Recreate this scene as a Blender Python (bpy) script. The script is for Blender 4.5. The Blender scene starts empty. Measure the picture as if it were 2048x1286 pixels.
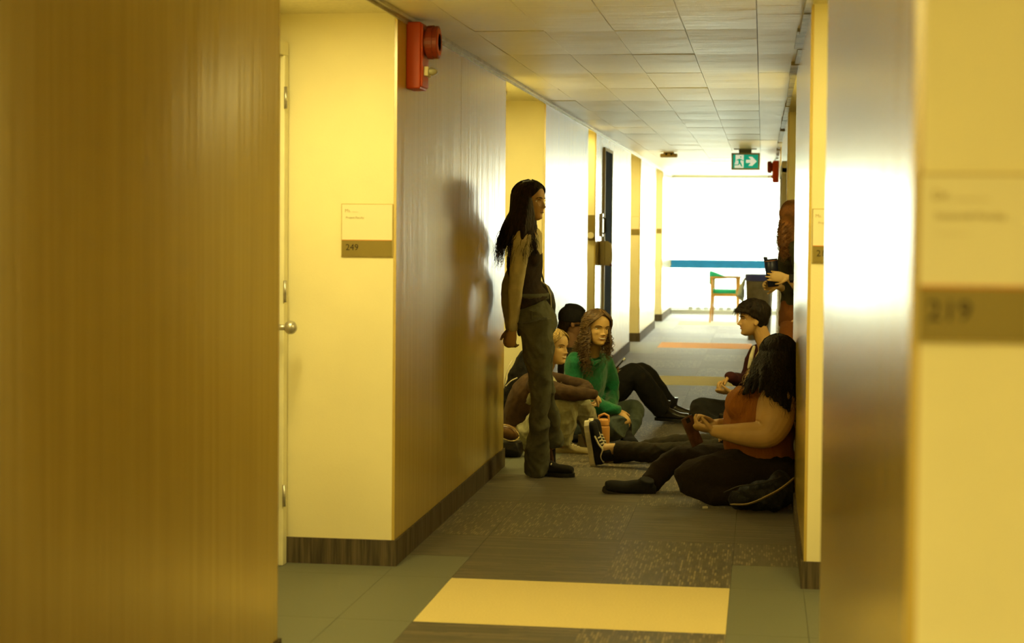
import bpy, bmesh, math, random
import numpy as np
from mathutils import Vector, Matrix, noise as mnoise
random.seed(7); np.random.seed(7)
S = bpy.context.scene; COL = S.collection
# ------------------------------------------------------------------ camera
F = 3480.0; H = 1.42; YAW = .1426366; PITCH = .033; ROLL = .0085; CYP = 568.63
def _rz(a): c, s = math.cos(a), math.sin(a); return np.array([[c,-s,0],[s,c,0],[0,0,1]])
def _rx(a): c, s = math.cos(a), math.sin(a); return np.array([[1,0,0],[0,c,-s],[0,s,c]])
RM = _rz(YAW) @ _rx(math.pi/2-PITCH) @ _rz(ROLL)
cam_d = bpy.data.cameras.new('camera'); cam = bpy.data.objects.new('camera', cam_d); COL.objects.link(cam)
cam.matrix_world = Matrix.Translation((0,0,H)) @ Matrix(RM.tolist()).to_4x4()
cam_d.sensor_width = 36.0; cam_d.lens = F*36/2048; cam_d.shift_y = (CYP-643)/2048; cam_d.clip_start = .05
cam_d.dof.use_dof = True; cam_d.dof.focus_distance = 10.0; cam_d.dof.aperture_fstop = 3.4
S.camera = cam
S.view_settings.view_transform = 'Standard'; S.view_settings.look = 'None'
S.view_settings.exposure = 0.0; S.view_settings.gamma = 1.0; S.view_settings.use_curve_mapping = False
def ray(px, py): return RM @ np.array([(px-1024)/F, (CYP-py)/F, -1.0])
def at(px, py, Y): d = ray(px, py); t = Y/d[1]; return Vector((d[0]*t, Y, H+d[2]*t))          # pixel + depth
def fl(px, py, z=0.0): d = ray(px, py); t = (z-H)/d[2]; return Vector((d[0]*t, d[1]*t, z))     # pixel on the floor
def atx(px, py, X): d = ray(px, py); t = X/d[0]; return Vector((X, d[1]*t, H+d[2]*t))          # pixel on a wall plane
# ------------------------------------------------------------------ light
W = bpy.data.worlds.new('world'); S.world = W; W.use_nodes = True
bg = W.node_tree.nodes['Background']; bg.inputs[0].default_value = (.97,1.0,.80,1); bg.inputs[1].default_value = 10.0
LAMP = (1.0, .83, .28); LAMP_W = 1.6
S.cycles.max_bounces = 8; S.cycles.diffuse_bounces = 5; S.cycles.glossy_bounces = 5
S.cycles.caustics_reflective = False; S.cycles.sample_clamp_indirect = 6.0
# ------------------------------------------------------------------ materials
MATS = {}
def mat(name, col, rough=.7, spec=.3, metal=0.0, noise=0.0, nscale=20.0, bump=0.0, bscale=60.0, stretch=(1,1,1), col2=None, sheen=0.0, coord='Object', alpha=None, emit=None, estr=1.0, aniso=0.0, trans=0.0):
    if name in MATS: return MATS[name]
    m = bpy.data.materials.new(name); m.use_nodes = True; nt = m.node_tree; N = nt.nodes; L = nt.links
    b = N['Principled BSDF']; MATS[name] = m
    b.inputs['Base Color'].default_value = (*col, 1); b.inputs['Roughness'].default_value = rough
    b.inputs['Metallic'].default_value = metal; b.inputs['Specular IOR Level'].default_value = spec
    if sheen: b.inputs['Sheen Weight'].default_value = sheen
    if trans: b.inputs['Transmission Weight'].default_value = trans
    if emit: b.inputs['Emission Color'].default_value = (*emit, 1); b.inputs['Emission Strength'].default_value = estr
    tc = N.new('ShaderNodeTexCoord'); mp = N.new('ShaderNodeMapping'); mp.inputs['Scale'].default_value = stretch
    L.new(tc.outputs[coord], mp.inputs['Vector'])
    if noise or col2:
        n = N.new('ShaderNodeTexNoise'); n.inputs['Scale'].default_value = nscale; n.inputs['Detail'].default_value = 4
        L.new(mp.outputs[0], n.inputs['Vector'])
        mx = N.new('ShaderNodeMix'); mx.data_type = 'RGBA'
        c2 = col2 if col2 else tuple(c*(1-noise) for c in col)
        mx.inputs[6].default_value = (*c2, 1); mx.inputs[7].default_value = (*col, 1)
        rp = N.new('ShaderNodeMapRange'); rp.inputs[1].default_value = .35; rp.inputs[2].default_value = .65
        L.new(n.outputs['Fac'], rp.inputs[0]); L.new(rp.outputs[0], mx.inputs[0]); L.new(mx.outputs[2], b.inputs['Base Color'])
    if bump:
        n2 = N.new('ShaderNodeTexNoise'); n2.inputs['Scale'].default_value = bscale; n2.inputs['Detail'].default_value = 3
        L.new(mp.outputs[0], n2.inputs['Vector'])
        bp = N.new('ShaderNodeBump'); bp.inputs['Strength'].default_value = bump; bp.inputs['Distance'].default_value = .01
        L.new(n2.outputs['Fac'], bp.inputs['Height']); L.new(bp.outputs[0], b.inputs['Normal'])
    if aniso:
        b.inputs['Anisotropic'].default_value = aniso
        cx = N.new('ShaderNodeCombineXYZ'); cx.inputs[0].default_value = 1.0; L.new(cx.outputs[0], b.inputs['Tangent'])
    return m
def panel_mat():
    # lacquered vertical-grain wall panel: reflections smear sideways, thin vertical streaks
    m = mat('vertical_grain_panel', (.30,.205,.045), rough=.21, spec=.8); nt = m.node_tree; N = nt.nodes; L = nt.links; b = N['Principled BSDF']
    tc = N.new('ShaderNodeTexCoord')
    def nz(sc, det, scale=1.0):
        mp = N.new('ShaderNodeMapping'); mp.inputs['Scale'].default_value = sc; L.new(tc.outputs['Object'], mp.inputs[0])
        n = N.new('ShaderNodeTexNoise'); n.inputs['Scale'].default_value = scale; n.inputs['Detail'].default_value = det; L.new(mp.outputs[0], n.inputs[0]); return n
    n1 = nz((26,26,.25), 3); n2 = nz((6,6,.5), 2); n3 = nz((45,45,.8), 3)
    mx = N.new('ShaderNodeMix'); mx.data_type = 'RGBA'; mx.inputs[6].default_value = (.42,.29,.055,1); mx.inputs[7].default_value = (.60,.44,.10,1)
    L.new(n3.outputs['Fac'], mx.inputs[0]); L.new(mx.outputs[2], b.inputs['Base Color'])
    ad = N.new('ShaderNodeMath'); ad.operation = 'MULTIPLY_ADD'; L.new(n2.outputs['Fac'], ad.inputs[0]); ad.inputs[1].default_value = 2.0; L.new(n1.outputs['Fac'], ad.inputs[2])
    bp = N.new('ShaderNodeBump'); bp.inputs['Strength'].default_value = .5; bp.inputs['Distance'].default_value = .0013
    L.new(ad.outputs[0], bp.inputs['Height']); L.new(bp.outputs[0], b.inputs['Normal'])
    cx = N.new('ShaderNodeCombineXYZ'); cx.inputs[2].default_value = 1.0
    b.inputs['IOR'].default_value = 1.58
    b.inputs['Anisotropic'].default_value = .92; L.new(cx.outputs[0], b.inputs['Tangent'])
    return m
def carpet_mat(name, c1, c2, c3, axis, wcell=.013, lcell=.07):
    # loop-pile carpet tile: thin broken lines along x (axis 0) or y (axis 1); axis None: plain
    m = bpy.data.materials.new(name); m.use_nodes = True; nt = m.node_tree; N = nt.nodes; L = nt.links; b = N['Principled BSDF']; MATS[name] = m
    b.inputs['Roughness'].default_value = .55; b.inputs['Specular IOR Level'].default_value = .5
    b.inputs['Sheen Weight'].default_value = .3; b.inputs['Sheen Roughness'].default_value = .4
    tc = N.new('ShaderNodeTexCoord'); sx = N.new('ShaderNodeSeparateXYZ'); L.new(tc.outputs['Object'], sx.inputs[0])
    if axis is None:
        v = N.new('ShaderNodeTexNoise'); v.inputs['Scale'].default_value = 150; L.new(tc.outputs['Object'], v.inputs[0]); src = v.outputs['Fac']; hsrc = src
    else:
        def M_(op, a, bb=None):
            q = N.new('ShaderNodeMath'); q.operation = op
            for i_,x_ in ((0,a),(1,bb)):
                if x_ is None: continue
                if isinstance(x_, (int,float)): q.inputs[i_].default_value = x_
                else: L.new(x_, q.inputs[i_])
            return q.outputs[0]
        across, along = (sx.outputs[1], sx.outputs[0]) if axis == 0 else (sx.outputs[0], sx.outputs[1])
        ca = M_('DIVIDE', across, wcell); cf = M_('FLOOR', ca)
        w1 = N.new('ShaderNodeTexWhiteNoise'); w1.noise_dimensions = '1D'; L.new(cf, w1.inputs['W'])
        al = M_('ADD', M_('DIVIDE', along, lcell), M_('MULTIPLY', w1.outputs[0], 7.3)); af = M_('FLOOR', al)
        cb = N.new('ShaderNodeCombineXYZ'); L.new(cf, cb.inputs[0]); L.new(af, cb.inputs[1])
        w2 = N.new('ShaderNodeTexWhiteNoise'); w2.noise_dimensions = '2D'; L.new(cb.outputs[0], w2.inputs['Vector'])
        g = M_('ABSOLUTE', M_('SUBTRACT', M_('FRACT', ca), .5)); g = M_('LESS_THAN', g, .36)
        g2 = M_('ABSOLUTE', M_('SUBTRACT', M_('FRACT', al), .5)); g2 = M_('LESS_THAN', g2, .46)
        hsrc = M_('MULTIPLY', g, g2); src = M_('MULTIPLY', w2.outputs['Value'], M_('ADD', M_('MULTIPLY', hsrc, .8), .2))
    crn = N.new('ShaderNodeValToRGB'); e = crn.color_ramp.elements
    e[0].position = .12; e[0].color = (*c1,1); e[1].position = .97; e[1].color = (*c3,1); q = e.new(.6); q.color = (*c2,1)
    L.new(src, crn.inputs[0]); L.new(crn.outputs[0], b.inputs['Base Color'])
    bp = N.new('ShaderNodeBump'); bp.inputs['Strength'].default_value = .6; bp.inputs['Distance'].default_value = .002
    L.new(hsrc, bp.inputs['Height']); L.new(bp.outputs[0], b.inputs['Normal'])
    return m
# ------------------------------------------------------------------ object helpers
def link(name, me, m, parent=None):
    o = bpy.data.objects.new(name, me); COL.objects.link(o)
    if m is not None and me is not None:
        me.materials.clear(); me.materials.append(m)
    if parent is not None: o.parent = parent; o.matrix_parent_inverse = parent.matrix_world.inverted() if False else Matrix.Identity(4)
    return o
def empty(name, loc, label=None, cat=None, group=None, kind=None, rz=0):
    o = bpy.data.objects.new(name, None); COL.objects.link(o); o.location = loc; o.rotation_euler = (0,0,rz); o.empty_display_size = .1
    tag(o, label, cat, group, kind); return o
def tag(o, label=None, cat=None, group=None, kind=None):
    if label: o['label'] = label
    if cat: o['category'] = cat
    if group: o['group'] = group
    if kind: o['kind'] = kind
    return o
class MB:
    """collects closed shapes (world coordinates) for ONE mesh object"""
    def __init__(s): s.v = []; s.f = []
    def add(s, V, Fc):
        n = len(s.v); s.v.extend([tuple(p) for p in V]); s.f.extend([tuple(i+n for i in f) for f in Fc]); return s
    def box(s, a, b):
        x0,y0,z0 = [min(p,q) for p,q in zip(a,b)]; x1,y1,z1 = [max(p,q) for p,q in zip(a,b)]
        return s.add([(x0,y0,z0),(x1,y0,z0),(x1,y1,z0),(x0,y1,z0),(x0,y0,z1),(x1,y0,z1),(x1,y1,z1),(x0,y1,z1)],
                     [(0,3,2,1),(4,5,6,7),(0,1,5,4),(1,2,6,5),(2,3,7,6),(3,0,4,7)])
    def obox(s, c, U, V, Wv):
        c, U, V, Wv = Vector(c), Vector(U), Vector(V), Vector(Wv)
        P = [c+a*U+b*V+d*Wv for d in (-1,1) for (a,b) in ((-1,-1),(1,-1),(1,1),(-1,1))]
        return s.add(P, [(0,3,2,1),(4,5,6,7),(0,1,5,4),(1,2,6,5),(2,3,7,6),(3,0,4,7)])
    def loft(s, rings, n=20, p=2.0, caps=True):
        """rings: (centre, U half-axis, V half-axis)"""
        V = []; Fc = []
        for c, U, Vv in rings:
            c, U, Vv = Vector(c), Vector(U), Vector(Vv)
            for k in range(n):
                a = 2*math.pi*k/n; ca, sa = math.cos(a), math.sin(a)
                if p != 2.0:
                    ca = math.copysign(abs(ca)**(2/p), ca); sa = math.copysign(abs(sa)**(2/p), sa)
                V.append(c+U*ca+Vv*sa)
        for i in range(len(rings)-1):
            for k in range(n):
                a = i*n+k; b = i*n+(k+1)%n; Fc.append((a, b, b+n, a+n))
        if caps: Fc.append(tuple(range(n-1,-1,-1))); Fc.append(tuple(range((len(rings)-1)*n, len(rings)*n)))
        return s.add(V, Fc)
    def tube(s, pts, r, n=10, ratio=1.0, up=(0,0,1), round_ends=True):
        pts = [Vector(p) for p in pts]; m_ = len(pts)
        rr = list(r) if hasattr(r, '__len__') else [r]*m_
        rings = []; U0 = None
        for i in range(m_):
            t = (pts[min(i+1,m_-1)]-pts[max(i-1,0)]).normalized()
            if U0 is None:
                u = Vector(up); U0 = u - t*u.dot(t)
                if U0.length < .05: U0 = t.orthogonal()
            U0 = (U0 - t*U0.dot(t)).normalized(); V0 = t.cross(U0).normalized()
            rings.append((pts[i], U0, V0, rr[i], t))
        out = []
        if round_ends:
            c,U,Vv,q,t = rings[0]
            for a in (80,50,25): out.append((c - t*q*math.sin(math.radians(a)), U*q*math.cos(math.radians(a)), Vv*q*ratio*math.cos(math.radians(a))))
        for c,U,Vv,q,t in rings: out.append((c, U*q, Vv*q*ratio))
        if round_ends:
            c,U,Vv,q,t = rings[-1]
            for a in (25,50,80): out.append((c + t*q*math.sin(math.radians(a)), U*q*math.cos(math.radians(a)), Vv*q*ratio*math.cos(math.radians(a))))
        return s.loft(out, n)
    def ell(s, c, U, V, Wv, n=16):
        c, Wv = Vector(c), Vector(Wv); out = []
        for k in range(1, 10):
            a = math.pi*k/10; out.append((c - Wv*math.cos(a), Vector(U)*math.sin(a), Vector(V)*math.sin(a)))
        return s.loft(out, n)
    def sph(s, c, r, n=12): return s.ell(c, (r,0,0), (0,r,0), (0,0,r), n)
    def cyl(s, a, b, r, n=20, r2=None):
        return s.tube([a,b], [r, r if r2 is None else r2], n, round_ends=False)
    def prism(s, poly, org, U, V, Wv):
        """flat polygon (u,v) extruded by Wv"""
        org, U, V, Wv = Vector(org), Vector(U), Vector(V), Vector(Wv); n = len(poly)
        P = [org+U*a+V*b for a,b in poly]; P += [p+Wv for p in P]
        return s.add(P, [tuple(range(n-1,-1,-1)), tuple(range(n,2*n))]+[(k,(k+1)%n,n+(k+1)%n,n+k) for k in range(n)])
    def mesh(s, name, smooth=False):
        me = bpy.data.meshes.new(name); me.from_pydata([tuple(v) for v in s.v], [], s.f); me.update()
        bm = bmesh.new(); bm.from_mesh(me); bmesh.ops.recalc_face_normals(bm, faces=bm.faces); bm.to_mesh(me); bm.free()
        if smooth: me.shade_smooth()
        return me
    def build(s, name, m, parent=None, smooth=False, bevel=0.0, origin=None, wn=False):
        if parent is not None and origin is None and parent.type == 'EMPTY' or (parent is not None and origin is None):
            inv = world_of(parent).inverted(); s.v = [tuple(inv @ Vector(v)) for v in s.v]
        o = link(name, s.mesh(name, smooth), m, parent)
        if bevel:
            bv = o.modifiers.new('bevel', 'BEVEL'); bv.width = bevel; bv.segments = 2; bv.limit_method = 'ANGLE'
        return o
def world_of(o):
    M = Matrix.Identity(4)
    while o is not None:
        M = (Matrix.Translation(o.location) @ o.rotation_euler.to_matrix().to_4x4()) @ M; o = o.parent
    return M
def box_obj(name, a, b, m, parent=None, bevel=0.0, **kw):
    o = MB().box(a, b).build(name, m, parent, bevel=bevel); tag(o, **kw); return o
def cr(pts, n=6):
    """Catmull-Rom through vectors (any dimension)"""
    P = [np.array(p, float) for p in pts]; P = [2*P[0]-P[1]]+P+[2*P[-1]-P[-2]]; out = []
    for i in range(1, len(P)-2):
        for k in range(n):
            t = k/n; a,b,c,d = P[i-1],P[i],P[i+1],P[i+2]
            out.append(.5*((2*b)+(-a+c)*t+(2*a-5*b+4*c-d)*t*t+(-a+3*b-3*c+d)*t**3))
    out.append(P[-2]); return out
def fuse(mb, name, m, parent, voxel=.006, smooth=4, wrinkle=0.0, wfreq=18.0, seed=0, origin=None, adapt=0.0):
    """voxel-unions everything in mb into one continuous surface"""
    inv = world_of(parent).inverted() if parent is not None else Matrix.Identity(4)
    me = bpy.data.meshes.new(name); me.from_pydata(mb.v, [], mb.f); me.update()
    o = bpy.data.objects.new(name, me); COL.objects.link(o)
    r = o.modifiers.new('r','REMESH'); r.mode = 'VOXEL'; r.voxel_size = voxel; r.adaptivity = adapt
    if smooth:
        sm = o.modifiers.new('s','SMOOTH'); sm.factor = .5; sm.iterations = smooth
    dg = bpy.context.evaluated_depsgraph_get(); ev = o.evaluated_get(dg); me2 = bpy.data.meshes.new_from_object(ev)
    bpy.data.objects.remove(o); bpy.data.meshes.remove(me)
    n = len(me2.vertices); co = np.empty(n*3); me2.vertices.foreach_get('co', co); co = co.reshape(-1,3)
    if wrinkle:
        no = np.empty(n*3); me2.vertex_normals.foreach_get('vector', no); no = no.reshape(-1,3)
        rs = np.random.RandomState(seed); d = np.zeros(n); warp = np.zeros((n,3))
        for k in range(3): warp[:,k] = .02*np.sin(co @ rs.randn(3)*14 + rs.rand()*6)
        for k in range(7):
            w = rs.randn(3); w /= np.linalg.norm(w); fq = wfreq*(.6+1.6*rs.rand())
            s_ = np.sin((co+warp*1.5) @ w*fq + rs.rand()*6.28); d += (1-2*np.abs(s_)**.6)*(18/(fq+8))
        co = co + no*((d+.6)*wrinkle*.7)[:,None]
        co[:,2] = np.maximum(co[:,2], .001)
    M = np.array(inv); co = co @ M[:3,:3].T + M[:3,3]
    me2.vertices.foreach_set('co', co.ravel()); me2.update(); me2.shade_smooth(); me2.name = name
    return link(name, me2, m, parent)
def text_obj(name, body, size, m, origin, U, V, parent=None, thick=.0006, align='LEFT'):
    cu = bpy.data.curves.new(name, 'FONT'); cu.body = body; cu.size = size; cu.extrude = thick; cu.align_x = align; cu.resolution_u = 2
    o = bpy.data.objects.new(name, cu); COL.objects.link(o)
    dg = bpy.context.evaluated_depsgraph_get(); me = bpy.data.meshes.new_from_object(o.evaluated_get(dg)); bpy.data.objects.remove(o)
    U, V = Vector(U).normalized(), Vector(V).normalized(); Wv = U.cross(V)
    M = Matrix((U, V, Wv)).transposed().to_4x4(); M.translation = Vector(origin)
    inv = world_of(parent).inverted() if parent is not None else Matrix.Identity(4)
    me.transform(inv @ M); return link(name, me, m, parent)
def copy_tree(o, parent=None):
    c = o.copy(); COL.objects.link(c)
    if parent is not None: c.parent = parent
    for ch in [k for k in COL.objects if k.parent == o]: copy_tree(ch, c)
    return c
# ------------------------------------------------------------------ setting
XL, XR = -1.505, .178; CE = H+.885
AL = .50                                      # alcove depth
YE = fl(1440, 628).y                          # end wall
paint = mat('cream_wall_paint', (.84,.77,.50), rough=.55, spec=.3, noise=.06, nscale=3, bump=.06, bscale=180)
panel = panel_mat()
white = mat('white_paint', (.82,.83,.76), rough=.5)
metal = mat('brushed_metal', (.55,.53,.48), rough=.35, metal=.8, noise=.2, nscale=40)
base_m = mat('carpet_base', (.055,.043,.028), rough=.9, col2=(.13,.10,.06), nscale=1.0, stretch=(90,90,4), bump=.5, bscale=1.0)
def yl(px): return atx(px, 458, XL).y
def yr(px, py=458): return atx(px, py, XR).y
Lp = [(-6.0,-2.9), (-1.0, .45), (2.35, yl(558.5)), (yl(792.5), yl(1010)), (yl(1090), yl(1175)), (yl(1191), yl(1260.5)), (yl(1281), yl(1310.5)), (yl(1325), YE)]
yR1 = yr(1824); yR2 = yr(1650); yR3 = yr(1616.5); yR4 = yr(1588.5, 500); yR5 = 13.3
Rp = [(-6.0,-3.0), (yR1, yR2), (yR3, yR4), (yR5, 17.6), (19.0, 21.6)]
print('LEFT', [(round(a,2),round(b,2)) for a,b in Lp]); print('RIGHT', [(round(a,2),round(b,2)) for a,b in Rp])
WT = .14
def wall_side(name, runs, X, sgn, first):
    """sgn -1: left. glossy panels on X, alcoves of depth AL between them"""
    root = empty(name, (0,0,0), kind='structure')
    prev = None
    for i,(a,b) in enumerate(runs):
        # body of the wall section (painted ends), the lacquered panel is its corridor face
        MB().box((X+sgn*.012, a, 0), (X+sgn*(AL+.12), b, CE+.1)).build('wall_section', paint, root)
        # the panel is put on in sheets with hairline joints
        n = max(1, round((b-a)/1.55)); L_ = (b-a)/n
        for k in range(n):
            MB().box((X, a+k*L_+.0006, .105), (X+sgn*.0125, a+(k+1)*L_-.0006, CE-.002)).build('wall_panel', panel, root)
        if prev is not None:
            MB().box((X+sgn*AL, prev, 0), (X+sgn*(AL+.12), a, CE+.1)).build('alcove_back', paint, root)
        prev = b
    return root
# unseen lounge added at the far right so daylight reaches the far floor
lg = empty('wall_added_lounge', (0,0,0), kind='structure'); LX = 5.2
MB().box((XR,21.6-.12,0),(LX,21.6,CE+.1)).build('wall_section', paint, lg)
MB().box((XR+AL,21.6,CE-.004),(LX+.1,YE+.1,CE+.12)).build('added_lounge_ceiling', white, lg)
MB().box((XR+AL,21.6,-.12),(LX+.1,YE+.2,-.0005)).build('added_lounge_floor', mat('added_lounge_carpet', (.10,.105,.075), rough=.9), lg)
for z0,z1 in ((0,.3),(CE-.1,CE+.1)): MB().box((LX,21.5,z0),(LX+.1,YE+.1,z1)).build('wall_section', white, lg)
for y0 in (21.5,23.6,25.8,YE-.1): MB().box((LX,y0,.3),(LX+.1,y0+.12,CE-.1)).build('added_window_mullion', white, lg)
wl = wall_side('wall_left', Lp, XL, -1, 0)
wr = wall_side('wall_right', Rp, XR, 1, 0)
box_obj('wall_near', (XL-AL-.2, -6.1, 0), (XR+AL+.2, -6.0, CE+.1), paint, kind='structure')
# baseboards: carpet base along every panel and round every pier
bb = empty('baseboard_left', (0,0,0), kind='structure'); bc = empty('baseboard_right', (0,0,0), kind='structure')
for root, runs, X, sgn in ((bb, Lp, XL, -1), (bc, Rp, XR, 1)):
    prev = None
    for a,b in runs:
        MB().box((X+sgn*.0125, a-.012, 0), (X-sgn*.010, b+.012, .108)).build('base_strip', base_m, root)
        for y0,y1 in ((a-.012,a),(b,b+.012)):
            MB().box((X+sgn*.0125, y0, 0), (X+sgn*AL, y1, .108)).build('base_strip', base_m, root)
        if prev is not None and a-prev > 1.6:
            d0 = prev+.2; d1 = a-.12
            MB().box((X+sgn*AL, prev, 0),(X+sgn*(AL-.012), d0-.06, .108)).build('base_strip', base_m, root)
        prev = b
# doors in the alcove backs: cream frame, leaf, lever
door_m = mat('cream_door_paint', (.78,.74,.52), rough=.45, noise=.04)
dk = 0
def alcove_door(X, sgn, y0, y1, n, blue=False):
    xx = X+sgn*(AL-.001)
    d = empty('door_%d' % n, (xx, (y0+y1)/2, 0), kind='structure')
    w = -sgn
    for (p,q) in (((xx,y0,0),(xx+w*.045,y0+.06,2.12)), ((xx,y1-.06,0),(xx+w*.045,y1,2.12)), ((xx,y0,2.12),(xx+w*.045,y1,2.18))):
        MB().box(p,q).build('door_frame', door_m, d, bevel=.004)
    MB().box((xx,y0+.064,.008),(xx+w*.028,y1-.064,2.116)).build('door_leaf', mat('door_leaf_paint', (.66,.55,.30), rough=.4, noise=.05), d, bevel=.003)
    h = MB().cyl((xx+w*.028,y1-.135,1.0),(xx+w*.085,y1-.135,1.0),.012).build('door_handle', metal, d, smooth=True)
    k = MB().sph((xx+w*.095,y1-.135,1.0),.028).build('knob', metal, h, smooth=True)
    for hz in (.25,1.1,1.9):
        MB().cyl((xx+w*.05,y1-.062,hz),(xx+w*.05,y1-.062,hz+.09),.007).build('hinge', metal, d, smooth=True)
    return d
nd = 0
for X,sgn,runs in ((XL,-1,Lp),(XR,1,Rp)):
    for i in range(len(runs)-1):
        a,b = runs[i][1], runs[i+1][0]
        if a < 0: continue
        y1 = b-.03 if sgn < 0 else b-.1
        y0 = max(a+.08, y1-.98)
        if y1-y0 > .55: nd += 1; alcove_door(X, sgn, y0, y1, nd)
# dark blue fire door edge standing proud of panel on the left wall
ya, yb = atx(1205,600,XL).y, atx(1219,600,XL).y; zt = atx(1212,303,XL).z
nd += 1; d = empty('door_%d' % nd, (XL, ya, 0), kind='structure')
blue = mat('dark_blue_door_paint', (.008,.017,.042), rough=.9, spec=.04)
MB().box((XL-.01,ya,.01),(XL+.012,yb,zt)).build('door_leaf', blue, d)
MB().box((XL-.01,ya-.05,.0),(XL+.018,ya,zt+.03)).build('door_frame', white, d)
MB().box((XL-.01,yb,.0),(XL+.018,yb+.05,zt+.03)).build('door_frame', white, d)
MB().box((XL-.01,ya,zt),(XL+.018,yb,zt+.03)).build('door_frame', white, d)
# narrow dark brown door edge on the right wall behind the standing woman
nd += 1; d = empty('door_%d' % nd, (XR, 14, 0), kind='structure')
brown = mat('dark_brown_door', (.07,.042,.02), rough=.4, noise=.3, nscale=5, stretch=(1,1,.2))
yq = atx(1571,330,XR-.006).y; yq2 = atx(1566.5,330,XR-.006).y
MB().box((XR+.01,yq,.01),(XR-.02,yq2,1.86)).build('door_leaf', brown, d)
MB().box((XR+.01,yq-.12,0),(XR-.035,yq,1.9)).build('door_frame', white, d, bevel=.004)
MB().box((XR+.01,yq2,0),(XR-.030,yq2+.12,1.9)).build('door_frame', white, d, bevel=.004)
MB().box((XR+.01,yq-.12,1.86),(XR-.035,yq2+.12,1.95)).build('door_frame', white, d, bevel=.004)
# ---------------------------------------------------------------- floor
grey = carpet_mat('grey_carpet', (.072,.080,.052), (.094,.102,.070), (.12,.126,.086), None)
stripe = carpet_mat('brown_striped_carpet', (.026,.020,.012), (.050,.037,.022), (.15,.108,.058), 0, .010, .30)
dash = carpet_mat('brown_dashed_carpet', (.028,.021,.013), (.066,.050,.029), (.23,.175,.095), 1, .0105, .062)
yel = mat('yellow_carpet', (.66,.54,.25), rough=.95, noise=.08, nscale=120, bump=.5, bscale=260)
ora = mat('orange_carpet', (.85,.50,.32), rough=.95, noise=.1, nscale=90, bump=.4, bscale=200)
bei = mat('beige_carpet', (.88,.84,.66), rough=.95, noise=.1, nscale=90, bump=.4, bscale=200)
fr = empty('floor', (0,0,0), kind='structure')
slab = mat('floor_underlay', (.04,.035,.025), rough=.95)
MB().box((XL-AL-.2,-6,-.12),(XR+AL+.2,YE+2.5,-.008)).build('floor_slab', slab, fr)
def ctile(x0,x1,y0,y1,m):
    g = .0008
    return MB().box((x0+g,y0+g,-.008),(x1-g,y1-g,0)).build('carpet_tile', m, fr)
t0 = fl(1150,1256).y; t1 = fl(1150,1165).y; r2 = fl(1200,1086).y; r3 = fl(1200,1009).y
print('rows', t0, t1, r2, r3)
step = (r3-t1)/2; C0, C1, C2 = fl(905,1153).x, fl(1204,1164).x, fl(1460,1175).x
print('cols', C0, C1, C2, 'step', step)
cols = [XL-AL, XL, C0, C1, C2, XR, XR+AL]
y = t0 - 7*step; row = -7
accent = {}
acc_y = {0: yel, 5: yel}
for py, m_ in ((752,bei),(685,ora),(646.5,bei)):
    accent[round((fl(1420,py).y - t0)/step-.5)] = m_
accent[0] = yel
print('accents', sorted((k) for k in accent))
def in_alcove(runs, yc):
    for i in range(len(runs)-1):
        if runs[i][1] < yc < runs[i+1][0]: return True
    return False
while y < YE+.01:
    y1 = y+step if row != 0 else t1
    if row == 0: y = t0
    yc = (y+y1)/2
    al, ar = in_alcove(Lp,yc), in_alcove(Rp,yc)
    for c in range(6):
        x0,x1 = cols[c],cols[c+1]
        if y > YE-.1: continue
        if c in (0,5): m_ = grey
        elif c in (1,4): m_ = grey if (al or in_alcove(Lp,y+.1)) else (dash if (row+c)%2 else stripe)
        else: m_ = accent.get(row) or (stripe if (row+c)%2 else dash)
        if c in (1,4) and row == 1:
            # this row's edge tiles are cut where the grey door zone ends
            ym = fl(900 if c==1 else 1520, 1112 if c==1 else 1132).y
            ctile(x0,x1,y,ym,grey); ctile(x0,x1,ym,y1,dash if c==4 else stripe); continue
        if c in (2,3) and row > 11 and row not in accent: m_ = stripe if (row+c)%2 else dash
        if row in accent and c == 3: continue
        if row in accent and c == 2: x1 = cols[4]
        ctile(x0,x1,y,y1,m_)
    y = y1; row += 1
# ---------------------------------------------------------------- ceiling: long thin sagging lacquered tiles
ceil_m = mat('ceiling_tile_paint', (.80,.74,.52), rough=.42, spec=.7, aniso=.75, noise=.08, nscale=6, bump=.35, bscale=1.0, stretch=(2.2,22,3))
cg = empty('ceiling', (0,0,0), kind='structure')
MB().box((XL-AL-.2,-6.1,CE+.03),(XR+AL+.2,YE,CE+.12)).build('ceiling_slab', mat('ceiling_void', (.25,.22,.15), rough=.9), cg)
cx = [XL+.012]; xs = [at(1510+860*0,62,1).x]
tw = .318
edge = -0.035
xs = sorted([edge - k*tw for k in range(0,5)])
xs = [XL+.02]+[v for v in xs if v > XL+.06]+[XR-.01]
def ceil_y(px, py): d = ray(px, py); t = (CE-H)/d[2]; return d[1]*t
c8 = ceil_y(1200,62); c9 = ceil_y(1200,147); tl = (c9-c8)/2
print('ceiling rows', c8, c9, tl)
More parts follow.
